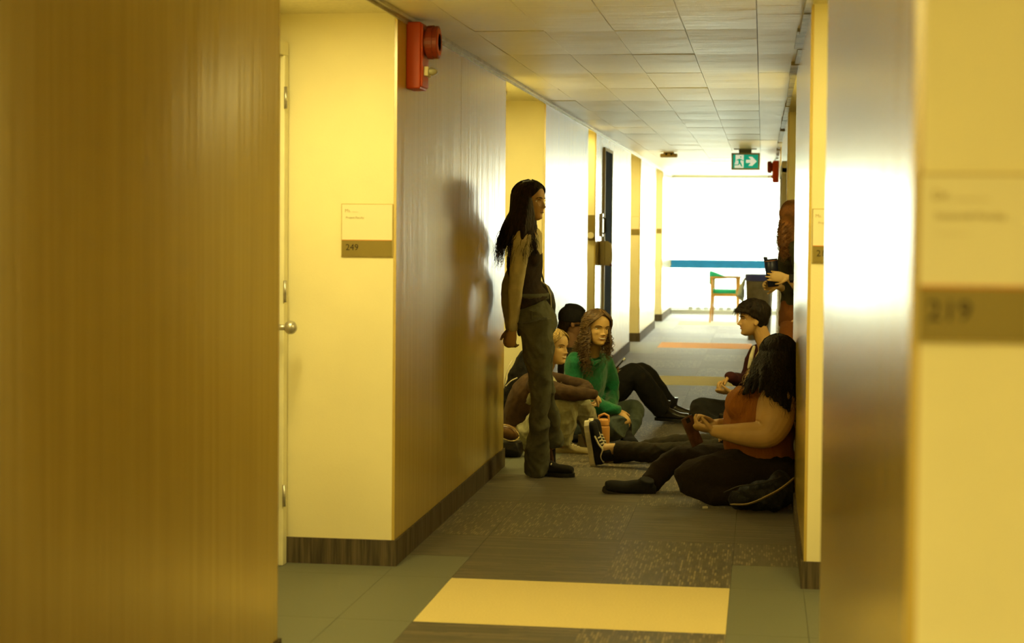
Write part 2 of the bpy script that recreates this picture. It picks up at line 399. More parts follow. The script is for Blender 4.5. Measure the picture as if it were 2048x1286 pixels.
def sag_tile(seed, w, l):
    rs = random.Random(seed); nx, ny = 5, 17; V = []; Fc = []
    ph = rs.random()*6; am = .002+.004*rs.random()
    for j in range(ny):
        for i in range(nx):
            u, v = i/(nx-1), j/(ny-1)
            z = -am*math.sin(math.pi*v)*(.6+.4*math.sin(math.pi*u)) - .0009*math.sin(v*21+ph+u*1.5)*math.sin(math.pi*v)*(.5+.5*u) + .0001*rs.random()
            V.append(((u-.5)*(w-.003),(v-.5)*(l-.004),z))
    for j in range(ny-1):
        for i in range(nx-1):
            a = j*nx+i; Fc.append((a,a+nx,a+nx+1,a+1))
    per = [j*nx for j in range(ny)]+[(ny-1)*nx+i for i in range(1,nx)]+[j*nx+nx-1 for j in range(ny-2,-1,-1)]+[i for i in range(nx-2,0,-1)]
    n0 = len(V); V += [V[q] for q in per]; n1 = len(V); V += [(V[q][0],V[q][1],.012) for q in per]; m_ = len(per)
    for k in range(m_): Fc.append((n0+k, n0+(k+1)%m_, n1+(k+1)%m_, n1+k))
    me = bpy.data.meshes.new('ceiling_tile'); me.from_pydata(V,[],Fc); me.materials.append(ceil_m); me.shade_smooth(); return me
cache = {}
y = c8 - 13*tl; k = 0
while y < YE-.05:
    yy = min(y+tl, YE)
    for i in range(len(xs)-1):
        w = xs[i+1]-xs[i]; key = (round(w,3), random.randrange(4), round(yy-y,2))
        if key not in cache: cache[key] = sag_tile(hash(key[1])+i, w, yy-y)
        o = bpy.data.objects.new('ceiling_tile', cache[key]); COL.objects.link(o); o.parent = cg
        o.location = ((xs[i]+xs[i+1])/2, (y+yy)/2, CE+random.uniform(0,.002)); o.rotation_euler = (random.uniform(-.0028,.0028), random.uniform(-.003,.003), 0)
    y = yy; k += 1
# ceiling edge rails and alcove soffits with their lamps
rail = mat('aluminium_rail', (.62,.58,.45), rough=.3, metal=.7, noise=.3, nscale=12)
t = MB()
t.box((XL,-5.9,CE-.016),(XL+.022,YE,CE+.004)).box((XL,-5.9,CE-.030),(XL+.006,YE,CE-.016))
t.build('trim_1', rail).__setitem__('kind','structure')
t = MB()
rs = random.Random(3)
for k in range(46):
    ya_ = -5.9+k*(YE+5.9)/46; yb_ = ya_+(YE+5.9)/46-.004
    w_ = .018+.022*rs.random(); zz = .012+.02*rs.random()
    t.box((XR-w_,ya_,CE-zz),(XR,yb_,CE+.004))
t.build('trim_2', mat('dented_edge_foil', (.55,.52,.42), rough=.4, metal=.5, noise=.5, nscale=9, bump=.4, bscale=18)).__setitem__('kind','structure')
sof = mat('soffit_tile', (.80,.75,.52), rough=.6, noise=.1, nscale=40, bump=.2, bscale=90)
diff = mat('lit_lamp_diffuser', (.9,.85,.6), rough=.5, emit=LAMP, estr=1.0)
lamp_specs = []
for X,sgn,runs,side in ((XL,-1,Lp,'left'),(XR,1,Rp,'right')):
    for i in range(len(runs)-1):
        a,b = runs[i][1], runs[i+1][0]
        s_ = MB().box((X+sgn*.0,a,CE-.004),(X+sgn*AL,b,CE+.03)).build('soffit_board', sof, cg)
        ln = min(1.0, (b-a)*.55)
        lamp_specs.append((X+sgn*AL*.5, a+.12+ln/2 if a > 0 else (a+b)/2, ln, side))
# lamps
for n,yy in enumerate((-1.3,-3.9)):  # unseen ceiling panels added behind the camera to brighten people and near walls
    x = -.7
    L = empty('added_fill_light', (x,yy,CE-.004), 'square fill light added unseen behind the viewpoint, %s' % ('nearer of the two' if n == 0 else 'farther of the two'), 'lamp')
    MB().box((x-.31,yy-.31,CE-.03),(x+.31,yy+.31,CE-.012)).build('lamp_frame', white, L)
    MB().box((x-.28,yy-.28,CE-.036),(x+.28,yy+.28,CE-.030)).build('diffuser', diff, L)
    ld = bpy.data.lights.new('lamp_light','AREA'); ld.size = .55; ld.energy = 30*LAMP_W; ld.color = LAMP
    lo = bpy.data.objects.new('lamp_light', ld); COL.objects.link(lo); lo.parent = L; lo.location = (0,0,-.04)
lamp_near = {'left':'on the left','right':'on the right'}
names = {}
for n,(x,yy,ln,side) in enumerate(lamp_specs):
    lab = None
    k_ = sum(1 for q in lamp_specs[:n+1] if q[3] == side and q[1] > 2); own = 'behind the viewpoint' if yy < 2 else ''
    if yy < -1.9: own = 'farthest behind the viewpoint'
    L = empty('ceiling_lamp', (x,yy,CE-.004), 'flush soffit lamp in the %s alcove %s' % (side, own) if own else 'flush lamp in the soffit of the %s %s alcove' % (('first','second','third','fourth','fifth','sixth')[k_-1], side), 'lamp', 'alcove soffit lamps')
    MB().box((x-.09,yy-ln/2,CE-.022),(x+.09,yy+ln/2,CE-.004)).build('lamp_frame', white, L, bevel=.003)
    MB().box((x-.075,yy-ln/2+.02,CE-.028),(x+.075,yy+ln/2-.02,CE-.022)).build('diffuser', diff, L)
    ld = bpy.data.lights.new('lamp_light','AREA'); ld.shape = 'RECTANGLE'; ld.size = .15; ld.size_y = ln-.05; ld.energy = 20*LAMP_W*ln/1.2; ld.color = LAMP
    lo = bpy.data.objects.new('lamp_light', ld); COL.objects.link(lo); lo.parent = L; lo.location = (0,0,-.03)
    lo.visible_camera = True
# ---------------------------------------------------------------- end wall: full-height window
e = empty('window_1', (0,YE,0), kind='structure')
wx0, wx1 = at(1334,500,YE).x, at(1556,500,YE).x
fm = mat('white_window_frame', (.75,.78,.70), rough=.5)
zs = .07
for p,q in (((wx0-.05,YE-.05,0),(wx0,YE+.05,CE)), ((wx1,YE-.05,0),(wx1+.05,YE+.05,CE)), ((wx0,YE-.05,CE-.05),(wx1,YE+.05,CE)), ((wx0,YE-.05,zs-.03),(wx1,YE+.05,zs))):
    MB().box(p,q).build('window_frame', fm, e)
glass = mat('window_glass', (.95,1,.96), rough=.02, spec=.5)
N = glass.node_tree.nodes; Lk = glass.node_tree.links
tr = N.new('ShaderNodeBsdfTransparent'); tr.inputs[0].default_value = (.97,1,.97,1); gl = N.new('ShaderNodeBsdfGlossy'); gl.inputs['Roughness'].default_value = .02
mx = N.new('ShaderNodeMixShader'); mx.inputs[0].default_value = .05; Lk.new(tr.outputs[0], mx.inputs[1]); Lk.new(gl.outputs[0], mx.inputs[2]); Lk.new(mx.outputs[0], N['Material Output'].inputs[0])
MB().box((wx0,YE-.004,zs),(wx1,YE+.004,CE-.05)).build('window_pane', glass, e)
zb1, zb0 = at(1440,520,YE).z, at(1440,537,YE).z
film = mat('blue_window_film', (.10,.42,.72), rough=.4)
N = film.node_tree.nodes; Lk = film.node_tree.links
tl_ = N.new('ShaderNodeBsdfTranslucent'); tl_.inputs[0].default_value = (.012,.06,.11,1); tr = N.new('ShaderNodeBsdfTransparent'); tr.inputs[0].default_value = (.087,.21,.27,1)
mx = N.new('ShaderNodeMixShader'); mx.inputs[0].default_value = .8; Lk.new(tl_.outputs[0], mx.inputs[1]); Lk.new(tr.outputs[0], mx.inputs[2]); Lk.new(mx.outputs[0], N['Material Output'].inputs[0])
MB().box((wx0,YE-.007,zb0),(wx1,YE-.0045,zb1)).build('window_film', film, e)
ew = empty('wall_far', (0,YE,0), kind='structure')
MB().box((wx0-.05,YE-.03,0),(wx1+.05,YE+.1,zs-.03)).build('sill_panel', white, ew)
MB().box((XL-AL-.2,YE-.03,0),(wx0-.05,YE+.1,CE+.1)).build('wall_section', white, ew)
MB().box((wx1+.05,YE-.03,0),(XR+.5,YE+.1,CE+.1)).build('wall_section', white, ew)
for x0_,x1_,z0_,z1_ in ((XR+.5,5.3,0,.07),(XR+.5,5.3,CE-.05,CE+.1),(2.6,2.7,.07,CE-.05)): MB().box((x0_,YE-.03,z0_),(x1_,YE+.1,z1_)).build('wall_section', white, ew)  # end wall of the added lounge, left open to let daylight in
MB().box((wx0-.05,YE-.03,CE),(wx1+.05,YE+.1,CE+.12)).build('wall_section', white, ew)
vm = mat('grey_vent', (.30,.31,.27), rough=.6)
for k in range(10):
    p = at(1381+k*15.3, 617, YE-.012)
    v = MB()
    for j in range(4): v.box((p.x-.036, YE-.014, p.z-.034+j*.018),(p.x+.036, YE-.006, p.z-.034+j*.018+.015))
    v.build('vent_grille', vm, e)
# pale snowy ground and hedge outside
gm = mat('pale_ground_outside', (.85,.88,.84), rough=.9, noise=.05, nscale=2)
MB().box((-14,YE+.2,-.4),(14,YE+40,-.3)).build('ground_outside', gm).__setitem__('kind','structure')
# ------------------------------------------------------------------ figures
def skin_mat(name, col, rough=.5):
    m = mat(name, col, rough=rough, spec=.35, noise=.10, nscale=14, bump=.03, bscale=300)
    b = m.node_tree.nodes['Principled BSDF']; b.inputs['Subsurface Weight'].default_value = .08; b.inputs['Subsurface Radius'].default_value = (.02,.008,.004); b.inputs['Subsurface Scale'].default_value = .4
    return m
def cloth(name, col, noise=.25, bump=.25, bscale=260, rough=.9, sheen=.03, **k):
    return mat(name, col, rough=rough, spec=.2, noise=noise, nscale=22, bump=bump, bscale=bscale, sheen=sheen, **k)
HZ = [0,.012,.03,.05,.07,.09,.11,.13,.15,.17,.19,.205,.217,.2235]
HFr = [.060,.078,.081,.084,.085,.084,.083,.088,.088,.084,.072,.055,.034,.008]
HBk = [.020,.004,-.018,-.040,-.062,-.078,-.090,-.098,-.100,-.095,-.082,-.066,-.044,-.010]
HWd = [.018,.034,.047,.055,.060,.064,.068,.072,.074,.072,.064,.051,.033,.008]
def _hi(z): return np.interp(z,HZ,HFr), np.interp(z,HZ,HBk), np.interp(z,HZ,HWd)
def face_disp(y, z, nose=1.0, chin=1.0, smile=0.0):
    G = [(0,.079,.0085,.008,.024*nose),(0,.092,.0070,.011,.014*nose),(0,.106,.0065,.011,.008*nose),(.0115,.076,.006,.006,.009*nose),(-.0115,.076,.006,.006,.009*nose),
         (.031,.113,.013,.009,-.010),(-.031,.113,.013,.009,-.010),(.028,.129,.018,.006,.004),(-.028,.129,.018,.006,.004),
         (.040,.084+.004*smile,.015,.014,.004+.003*smile),(-.040,.084+.004*smile,.015,.014,.004+.003*smile),
         (0,.0625,.020,.0045,.006),(0,.049,.017,.0045,.006),(0,.038,.016,.004,-.003),(0,.017,.018,.012,.007*chin)]
    d = 0
    for y0,z0,sy,sz,a in G: d = d + a*np.exp(-((y-y0)/sy)**2-((z-z0)/sz)**2)
    return d
class Head:
    def __init__(s, E, f, up=(0,0,1), k=1.0, nose=1.0, chin=1.0, smile=0.0, wide=1.06):
        s.wide = wide
        s.E = Vector(E); s.f = Vector(f).normalized(); u = Vector(up); s.u = (u - s.f*u.dot(s.f)).normalized(); s.l = s.u.cross(s.f); s.k = k; s.kw = dict(nose=nose, chin=chin, smile=smile)
    def w(s, x, y, z): return s.E + (s.f*x + s.l*y*s.wide + s.u*(z-.105))*s.k
    def surf(s, y, z, off=0.0):
        fr, bk, wd = _hi(z); q = max(0, 1-(y/wd)**2)**.5
        return s.w((fr+bk)/2+(fr-bk)/2*q+float(face_disp(y,z,**s.kw))+off, y, z)
    def cap_pt(s, phi, z, off):
        fr, bk, wd = _hi(min(z,.2235)); x = (fr+bk)/2+(fr-bk)/2*math.cos(phi); y = wd*math.sin(phi)
        n = Vector((x+.008, y, (z-.115)*.9)); n.normalize()
        return s.w(x+n.x*off, y+n.y*off, z+n.z*off)
    def grid(s, mb):
        n, m = 72, 60; zs = [ .2235*(j/(m-1)) for j in range(m)]; V = []; Fc = []
        for z in zs:
            fr, bk, wd = _hi(z)
            for i in range(n):
                a = 2*math.pi*i/n; x = (fr+bk)/2+(fr-bk)/2*math.cos(a); y = wd*math.sin(a)
                if math.cos(a) > 0: x += float(face_disp(y,z,**s.kw))*min(1,math.cos(a)*3)
                V.append(s.w(x,y,z))
        for j in range(m-1):
            for i in range(n):
                a = j*n+i; b = j*n+(i+1)%n; Fc.append((a,b,b+n,a+n))
        Fc.append(tuple(range(n-1,-1,-1))); Fc.append(tuple(range((m-1)*n,m*n))); mb.add(V,Fc)
        for sg in (1,-1):
            mb.ell(s.w(-.008,sg*.071,.100), s.f*.017*s.k+s.l*sg*-.004, s.l*.008*s.k, s.u*.031*s.k-s.f*.006)
            mb.ell(s.w(-.002,sg*.068,.100), s.f*.010*s.k, s.l*.009*s.k, s.u*.020*s.k)
    def features(s, root, iris=(.05,.025,.01), brow=(.03,.018,.01), lip=(.45,.18,.12), eyes=True, brow_t=.0028, gaze=0.0):
        if not eyes: return
        em = mat('eye_white', (.72,.68,.58), rough=.25); im = mat('iris_%.2f' % iris[0], iris, rough=.15); bm_ = mat('brow_%.3f' % brow[0], brow, rough=.8); lm = mat('lips_%.2f' % lip[0], lip, rough=.45)
        for sg in (1,-1):
            c = s.surf(sg*.031,.113,-.0068)
            e = MB().ell(c, s.f*.0098*s.k, s.l*.0150*s.k, s.u*.0090*s.k, 14).build('eye', em, root, smooth=True)
            MB().sph(c+s.f*.0045*s.k+s.l*gaze*.005*s.k, .0068*s.k).build('iris', im, e, smooth=True)
            ys = [sg*v for v in (.017,.024,.031,.038,.045)]; dz = (.0015,.0065,.0078,.006,.001)
            MB().tube([s.surf(y,.114+d,-.0005) for y,d in zip(ys,dz)], [.0007,.0015,.0018,.0018,.0008], 6).build('eyelashes', bm_, root, smooth=True)
            ys = [sg*v for v in (.013,.022,.032,.042,.049)]; dz = (0,.0035,.0055,.004,-.001)
            MB().tube([s.surf(y,.128+d,.0005) for y,d in zip(ys,dz)], [.0016,brow_t,brow_t,brow_t*.8,.001], 8).build('eyebrow', bm_, root, smooth=True)
        sm = s.kw['smile']; W_ = .0205+.003*sm
        def line(z0, up_, bulge, r):
            pts = []; n = 9
            for i in range(n):
                t = -1+2*i/(n-1); pts.append(s.surf(W_*t, z0+up_*(1-t*t)+sm*.006*t*t, bulge))
            return pts, [max(.0008, r*(1-abs(-1+2*i/(n-1))**2.2)) for i in range(n)]
        p, r = line(.0588, .0012*(1-sm), -.0006, .0030); MB().tube(p, r, 8).build('upper_lip', lm, root, smooth=True)
        p, r = line(.0510-.003*sm, -.0020-.002*sm, -.0006, .0036); MB().tube(p, r, 8).build('lower_lip', lm, root, smooth=True)
        if sm > .4:
            p, r = line(.0535, -.002, .0002, .0040); MB().tube(p, r, 8).build('teeth', mat('teeth', (.80,.76,.62), rough=.3), root, smooth=True)
def sstep(a,b,x): t = min(1,max(0,(x-a)/(b-a))); return t*t*(3-2*t)
def hair_cap(hd, m, root, th=.014, hairline=.180, temple=.140, side=.085, nape=.02, name='hair', lump=0.0, topvol=0.0):
    n, k = 64, 44; V = []; Fc = []
    for j in range(k):
        z = .2235*(j/(k-1))
        for i in range(n):
            a = 2*math.pi*i/n; q = abs(math.atan2(math.sin(a), math.cos(a)))
            hl = np.interp(q, [0,.6,1.0,1.35,1.6,1.9,3.15], [hairline,hairline-.006,temple,side,side-.01,nape+.03,nape])
            t = sstep(hl-.007, hl+.007, z); off = -.016+(th*(1-topvol*(1-sstep(.11,.19,z)))+.016)*t
            if t > .5 and lump: off += lump*(mnoise.noise((math.cos(a)*3, math.sin(a)*3, z*30)))
            V.append(hd.cap_pt(a, z, off))
    for j in range(k-1):
        for i in range(n):
            a = j*n+i; b = j*n+(i+1)%n; Fc.append((a,b,b+n,a+n))
    Fc.append(tuple(range(n-1,-1,-1))); Fc.append(tuple(range((k-1)*n,k*n)))
    return MB().add(V,Fc)
def strands_mesh(paths, radii, name, m, parent, nside=5):
    """paths: list of (n,3) arrays, all the same length n"""
    A = np.array(paths); Ns, n, _ = A.shape; T = np.gradient(A, axis=1); T /= np.linalg.norm(T,axis=2,keepdims=True)+1e-9
    ref = np.array([.31,.87,.39]); U = np.cross(T, ref); U /= np.linalg.norm(U,axis=2,keepdims=True)+1e-9; Vv = np.cross(T,U)
    R_ = np.array(radii)[:,:,None]; rings = []
    for k in range(nside):
        a = 2*math.pi*k/nside; rings.append(A+R_*(U*math.cos(a)+Vv*math.sin(a)))
    X = np.stack(rings, axis=2).reshape(-1,3)
    idx = np.arange(Ns*n*nside).reshape(Ns,n,nside); a = idx[:,:-1,:]; b = np.roll(a,-1,axis=2); c = np.roll(idx[:,1:,:],-1,axis=2); d = idx[:,1:,:]
    Q = np.stack([a,b,c,d],axis=-1).reshape(-1,4)
    if parent is not None:
        M = np.array(world_of(parent).inverted()); X = X@M[:3,:3].T+M[:3,3]
    me = bpy.data.meshes.new(name); me.from_pydata(X.tolist(), [], Q.tolist()); me.shade_smooth()
    return link(name, me, m, parent)
def an0(a): return (a+math.pi)%(2*math.pi)-math.pi
def hair_flow(hd, root, m, guides, n=160, r=.0035, th=.010, curl=0.0, wl=.03, jit=.010, seed=1, part=0.0, exit_z=.12, mass=.022, start_z=.2235, m2=None, cap=None, frizz=.0, npt=34, minaz=1.25, massf=.7):
    """guides: [(azimuth, [world points below the ear level])]; strands run from the parting over the cap and down the guides"""
    rs = np.random.RandomState(seed); guides = sorted(guides, key=lambda g: g[0]); G = []
    for az, pts in guides: G.append((az, [np.array(p) for p in cr([tuple(p) for p in pts], 5)] if len(pts) > 1 else [np.array(pts[0])]))
    az = [g[0] for g in G]; res = 14
    def resamp(P, n_): P = np.array(P); L_ = np.r_[0,np.cumsum(np.linalg.norm(np.diff(P,axis=0),axis=1))]; t = np.linspace(0,L_[-1],n_); return np.stack([np.interp(t,L_,P[:,i]) for i in range(3)],1)
    GG = [resamp(g[1], res) for g in G]
    def gpath(a):
        i = int(np.clip(np.searchsorted(az,a)-1, 0, len(az)-2)); t = (a-az[i])/(az[i+1]-az[i]); t = min(1,max(0,t)); return GG[i]*(1-t)+GG[i+1]*t
    paths = []; rad = []
    for s_ in range(n):
        a = rs.uniform(az[0], az[-1]); g = gpath(a); lf = rs.uniform(.72,1.0); g = resamp(g[:max(4,int(res*lf))], res)
        q = abs((a+math.pi)%(2*math.pi)-math.pi)
        z0 = start_z if q > 1.7 else rs.uniform(.196, start_z)
        if start_z < .2: z0 = start_z
        p0 = part + (.12 if an0(a) > 0 else -.12)
        an_ = (a+math.pi)%(2*math.pi)-math.pi; ae = math.copysign(max(abs(an_), minaz), an_) if minaz else a
        capp = [np.array(hd.cap_pt((p0*(1-u)+ae*u) if (minaz and q < 2.4) else ae, z0+(exit_z-z0)*u**1.3, th-.001+rs.rand()*.003)) for u in np.linspace(0,1,7)]
        off = rs.randn(3)*jit; g2 = g + off*np.linspace(.3,1,res)[:,None]
        P = resamp(np.vstack([capp, g2]), npt); L_ = np.linalg.norm(np.diff(P,axis=0),axis=1).sum()
        if curl or frizz:
            t = np.linspace(0,1,npt); s2 = t*L_; amp = curl*np.clip((t-.15)*2.2,0,1)*rs.uniform(.6,1.3); ph = rs.rand()*6.28; w = wl*rs.uniform(.8,1.25)
            T = np.gradient(P,axis=0); T /= np.linalg.norm(T,axis=1)[:,None]+1e-9; U = np.cross(T,[.3,.9,.2]); U /= np.linalg.norm(U,axis=1)[:,None]; Vv = np.cross(T,U)
            P = P + U*(amp*np.cos(2*np.pi*s2/w+ph))[:,None]+Vv*(amp*np.sin(2*np.pi*s2/w+ph))[:,None]
        P[:,2] = np.maximum(P[:,2], .006)
        paths.append(P); t = np.linspace(0,1,npt); rad.append(r*rs.uniform(.7,1.2)*np.clip(1.05-t**3,0.15,1))
    mb = cap if cap is not None else MB()
    if mass:
        for k in range(len(az)*3-2):
            a = az[0]+(az[-1]-az[0])*k/(len(az)*3-3); g = gpath(a); an_ = (a+math.pi)%(2*math.pi)-math.pi; c0 = np.array(hd.cap_pt(math.copysign(max(abs(an_),minaz),an_) if minaz else a, exit_z+.02, 0)); g = np.vstack([[c0], g[:int(res*massf)]])
            mb.tube([Vector(p) for p in g], [mass*.8]+[mass*(1-.72*(i/len(g))**1.6) for i in range(1,len(g))], 8)
    h = fuse(mb, 'hair', m, root, voxel=.0065, smooth=2)
    strands_mesh(paths, rad, 'hair_strands', m2 or m, h)
    return h
def hand(mb, wr, d, n, curl=25, thumb=1, k=1.0, spread=1.0, thumb_curl=20, fcurl=None):
    wr, d = Vector(wr), Vector(d).normalized(); n = Vector(n); n = (n-d*n.dot(d)).normalized(); s = d.cross(n)*thumb
    mb.tube([wr-d*.012, wr+d*.02*k, wr+d*.05*k, wr+d*.078*k], [.022*k,.028*k,.037*k,.038*k], 14, ratio=.42, up=s)
    L_ = [.070,.079,.073,.056]; o = [.0285,.0095,-.0095,-.027]
    for i in range(4):
        b = wr+d*(.076-.004*abs(i-1.2))*k+s*o[i]*k; dd = (d+s*o[i]*2.2*spread).normalized(); c = (fcurl[i] if fcurl else curl); pts = [b-dd*.02*k, b]; r = [.0088*k,.0086*k]; ang = 0
        for j,fr in enumerate((.44,.31,.25)):
            ang += math.radians(c*(.8,1.1,.8)[j]); v = dd*math.cos(ang)+n*math.sin(ang); b = b+v*L_[i]*k*fr; pts.append(b); r.append((.0080,.0073,.0062)[j]*k)
        mb.tube(pts, r, 8)
    b = wr+d*.022*k+s*.022*k; v = (d*.75+s*.62+n*.35).normalized(); v2 = (v*math.cos(math.radians(thumb_curl))+(n*.5+d*.5-s*.2).normalized()*math.sin(math.radians(thumb_curl))).normalized()
    mb.tube([b-v*.012*k, b+v*.02*k, b+v*.04*k, b+v*.04*k+v2*.030*k], [.013*k,.0125*k,.0098*k,.0078*k], 8)
    return wr+d*.06*k+n*.02*k
def spine_rings(P, lat, tab, n=5):
    """P: spine points low->high, lat: lateral unit vectors per point; tab: (half width, half depth) per point"""
    pts = cr([tuple(p) for p in P], n); ls = cr([tuple(l) for l in lat], n); tb = cr(tab, n); out = []
    for i in range(len(pts)):
        t = Vector(pts[min(i+1,len(pts)-1)]-pts[max(i-1,0)]).normalized(); l = Vector(ls[i]); l = (l-t*l.dot(t)).normalized(); f = t.cross(l)
        out.append((Vector(pts[i]), l*float(tb[i][0]), f*float(tb[i][1])))
    return out
def limb(mb, pts, r, n=16, dens=5, ratio=1.0, up=(0,0,1), ends=True):
    q = cr([tuple(p)+(a,) for p,a in zip(pts, r)], dens)
    return mb.tube([Vector(v[:3]) for v in q], [float(v[3]) for v in q], n, ratio, up, ends)
def shoe(root, an, toe, up, m, sole_m, L_=.265, w=.048, boot=False, heel=0.0, name='shoe', sole_h=.022, collar=.05, back=.055):
    """an: ankle joint; toe: unit direction heel->toe; up: direction from sole to ankle"""
    an, t = Vector(an), Vector(toe).normalized(); u = Vector(up); u = (u-t*u.dot(t)).normalized(); s = t.cross(u)
    h = .085; o = an-u*h-t*back
    def q(a,b,c): return o+t*a*L_+s*b+u*c
    mb = MB()
    tab = [(.02,.028,.045),(.12,.036,.062),(.28,.037,.072),(.45,.041,.062),(.62,.046,.045),(.78,.047,.042),(.90,.043,.038),(.98,.030,.030)]
    mb.loft([(q(a,0,sole_h+hh*.45), s*ww*w/.048, u*hh*.62) for a,ww,hh in cr(tab,4)], 18)
    mb.tube([q(.20,0,.05), q(.22,0,.085 if not boot else .10), q(.22,0,.085+collar if not boot else .15)], [.040,.040,.042 if not boot else .048], 16, round_ends=False)
    up_ = fuse(mb, name, m, root, voxel=.006, smooth=3)
    prof = [(-.01,.0),(.0,.022),(.06,.033),(.25,.036),(.42,.036),(.62,.046),(.78,.048),(.92,.038),(1.0,.018),(1.02,0)]
    poly = [(a*L_, b*w/.048) for a,b in prof]+[(a*L_,-b*w/.048) for a,b in prof[-2:0:-1]]
    MB().prism(poly, o, t, s, u*sole_h).build('sole', sole_m, up_, bevel=.002)
    if heel: MB().prism([(a*L_,b*w/.048) for a,b in ((0,.02),(.06,.032),(.25,.034),(.25,-.034),(.06,-.032),(0,-.02))], o-u*heel, t, s, u*heel).build('heel', sole_m, up_)
    def top(a, b=0.0):
        t_ = np.array(tab); hh = float(np.interp(a, t_[:,0], t_[:,2])); ww = float(np.interp(a, t_[:,0], t_[:,1]))*w/.048; e = max(0,1-(b/ww)**2)**.5
        return q(a, b, sole_h+hh*.45+hh*.62*e+.001)
    return up_, q, top
class Person:
    def __init__(s, label, base, group=None):
        s.root = empty('person', base, label, 'person', group)
        s.skin = MB()
    def build_skin(s, m, voxel=.0045): return fuse(s.skin, 'body', m, s.root, voxel=voxel, smooth=1)
def sk_torso(S, a, n):
    tb = a[2]; S.loft(spine_rings(a[0], a[1], [(w*.72,d*.70) for w,d in tb[:-1]]+[tb[-1]]), n)
sk_fair = skin_mat('skin_fair', (.60,.40,.19)); sk_med = skin_mat('skin_medium', (.48,.29,.12)); sk_warm = skin_mat('skin_warm', (.56,.355,.14)); sk_dark = skin_mat('skin_deep', (.24,.13,.07))
black_rub = mat('black_rubber', (.012,.011,.010), rough=.6); white_rub = mat('offwhite_rubber', (.66,.60,.44), rough=.6, noise=.2, nscale=30)
V3 = Vector
# ================================================================= 1 standing woman
p = Person('woman with long dark hair and glasses standing against the left wall, arms down', (fl(1085,945).x, fl(1085,945).y, 0)); R1 = p.root
f = V3((.955,-.295,0)); rt = V3((f.y,-f.x,0)); lt = -rt
hd1 = Head(at(1059,404,9.74), f+V3((0,0,-.04)), k=.97, nose=1.0, chin=1.0)
pel, wai, che, nk = at(1070,626,9.80), at(1053,572,9.79), at(1050,515,9.77), at(1054,466,9.76)
shR, elR, wrR = at(1043,482,9.62), at(1032,572,9.64), at(1027,654,9.70)
shL, elL, wrL = at(1064,480,9.90), at(1017,572,9.90), at(1020,655,9.88)
S_ = p.skin; hd1.grid(S_)
S_.tube([nk-V3((0,0,.05)), at(1052,452,9.75), at(1053,430,9.74), at(1056,408,9.74)], [.055,.050,.048,.05], 18)
S_.loft(spine_rings([wai,che,nk],[rt,rt,rt],[(.09,.05),(.11,.06),(.07,.05)]), 20)
for a,b,c in ((shR,elR,wrR),(shL,elL,wrL)): limb(S_, [a,b,c], [.042,.035,.022])
hand(S_, wrR+V3((0,0,-.01)), (-.20,.05,-1), (.5,.85,0), curl=38, thumb=-1, k=.95)
hand(S_, wrL+V3((0,0,-.01)), (-.05,-.25,-1), (.4,-.9,0), curl=45, thumb=1, k=.95)
for q in ([at(1066,640,9.71), at(1075,712,9.70), at(1080,765,9.70), at(1077,850,9.74), at(1076,935,9.80)],[at(1074,640,9.88), at(1083,712,9.93), at(1088,770,9.97), at(1096,835,10.03), at(1100,900,10.09)]): limb(S_, q, [.04,.035,.032,.032,.030])
p.build_skin(sk_med)
cream = cloth('cream_knit', (.62,.54,.32), noise=.15, bump=.5, bscale=420); vest = cloth('dark_brown_knit', (.035,.022,.014), noise=.4, bump=.5, bscale=300)
mb = MB(); mb.loft(spine_rings([at(1052,560,9.79),che,at(1051,487,9.77),at(1053,468,9.76)],[rt]*4,[(.125,.075),(.148,.082),(.150,.080),(.075,.058)]), 24)
limb(mb, [at(1048,480,9.68), shR, elR, wrR], [.060,.058,.043,.031]); limb(mb, [at(1060,478,9.85), shL, elL, wrL], [.060,.056,.042,.030])
fuse(mb, 'shirt', cream, R1, .0065, 3, wrinkle=.0022, wfreq=26, seed=3)
mb = MB(); mb.loft(spine_rings([at(1064,606,9.80),at(1053,574,9.79),at(1050,535,9.78),at(1050,508,9.77)],[rt]*4,[(.155,.100),(.128,.078),(.150,.090),(.150,.088)]), 24)
mb.ell(at(1067,516,9.72), f*.038, rt*.05, V3((0,0,.055))); mb.ell(at(1068,516,9.84), f*.038, rt*.05, V3((0,0,.055)))
vs = fuse(mb, 'vest', vest, R1, .0065, 3, wrinkle=.002, wfreq=40, seed=5)
for y0,dy in ((9.66,0),(9.86,0)): MB().tube([at(1072,505,y0),at(1066,482,y0),at(1056,468,y0),at(1044,474,y0)], .009, 8, ratio=.5).build('strap', vest, vs, smooth=True)
denim = cloth('grey_green_denim', (.115,.115,.075), noise=.3, bump=.4, bscale=500); rust = cloth('rust_lining', (.10,.045,.02))
mb = MB(); mb.loft(spine_rings([at(1072,668,9.80),at(1069,640,9.80),at(1067,618,9.80),at(1063,594,9.80)],[rt]*4,[(.155,.098),(.165,.112),(.158,.105),(.138,.088)]), 24)
limb(mb, [at(1066,640,9.71), at(1075,712,9.70), at(1080,765,9.70), at(1077,850,9.74), at(1072,948,9.80)], [.108,.090,.068,.072,.080], 20, ends=False)
limb(mb, [at(1074,640,9.88), at(1083,712,9.93), at(1088,770,9.97), at(1101,835,10.03), at(1105,888,10.09)], [.102,.084,.062,.064,.072], 20, ends=False)
je = fuse(mb, 'jeans', denim, R1, .0075, 3, wrinkle=.009, wfreq=15, seed=8)
MB().loft([(at(1063,594,9.80)+V3((0,0,z)), rt*.140, f*.091) for z in (-.012,.022)], 28).build('waistband', denim, je, smooth=True)
MB().obox(at(1050,640,9.675), f*.045, V3((0,0,.055)), rt*.004).build('back_pocket', denim, je, bevel=.003)
u1, _, _2 = shoe(R1, at(1082,921,9.83), (.96,-.12,0), (0,0,1), cloth('black_suede', (.02,.018,.015)), black_rub, .25, .044)
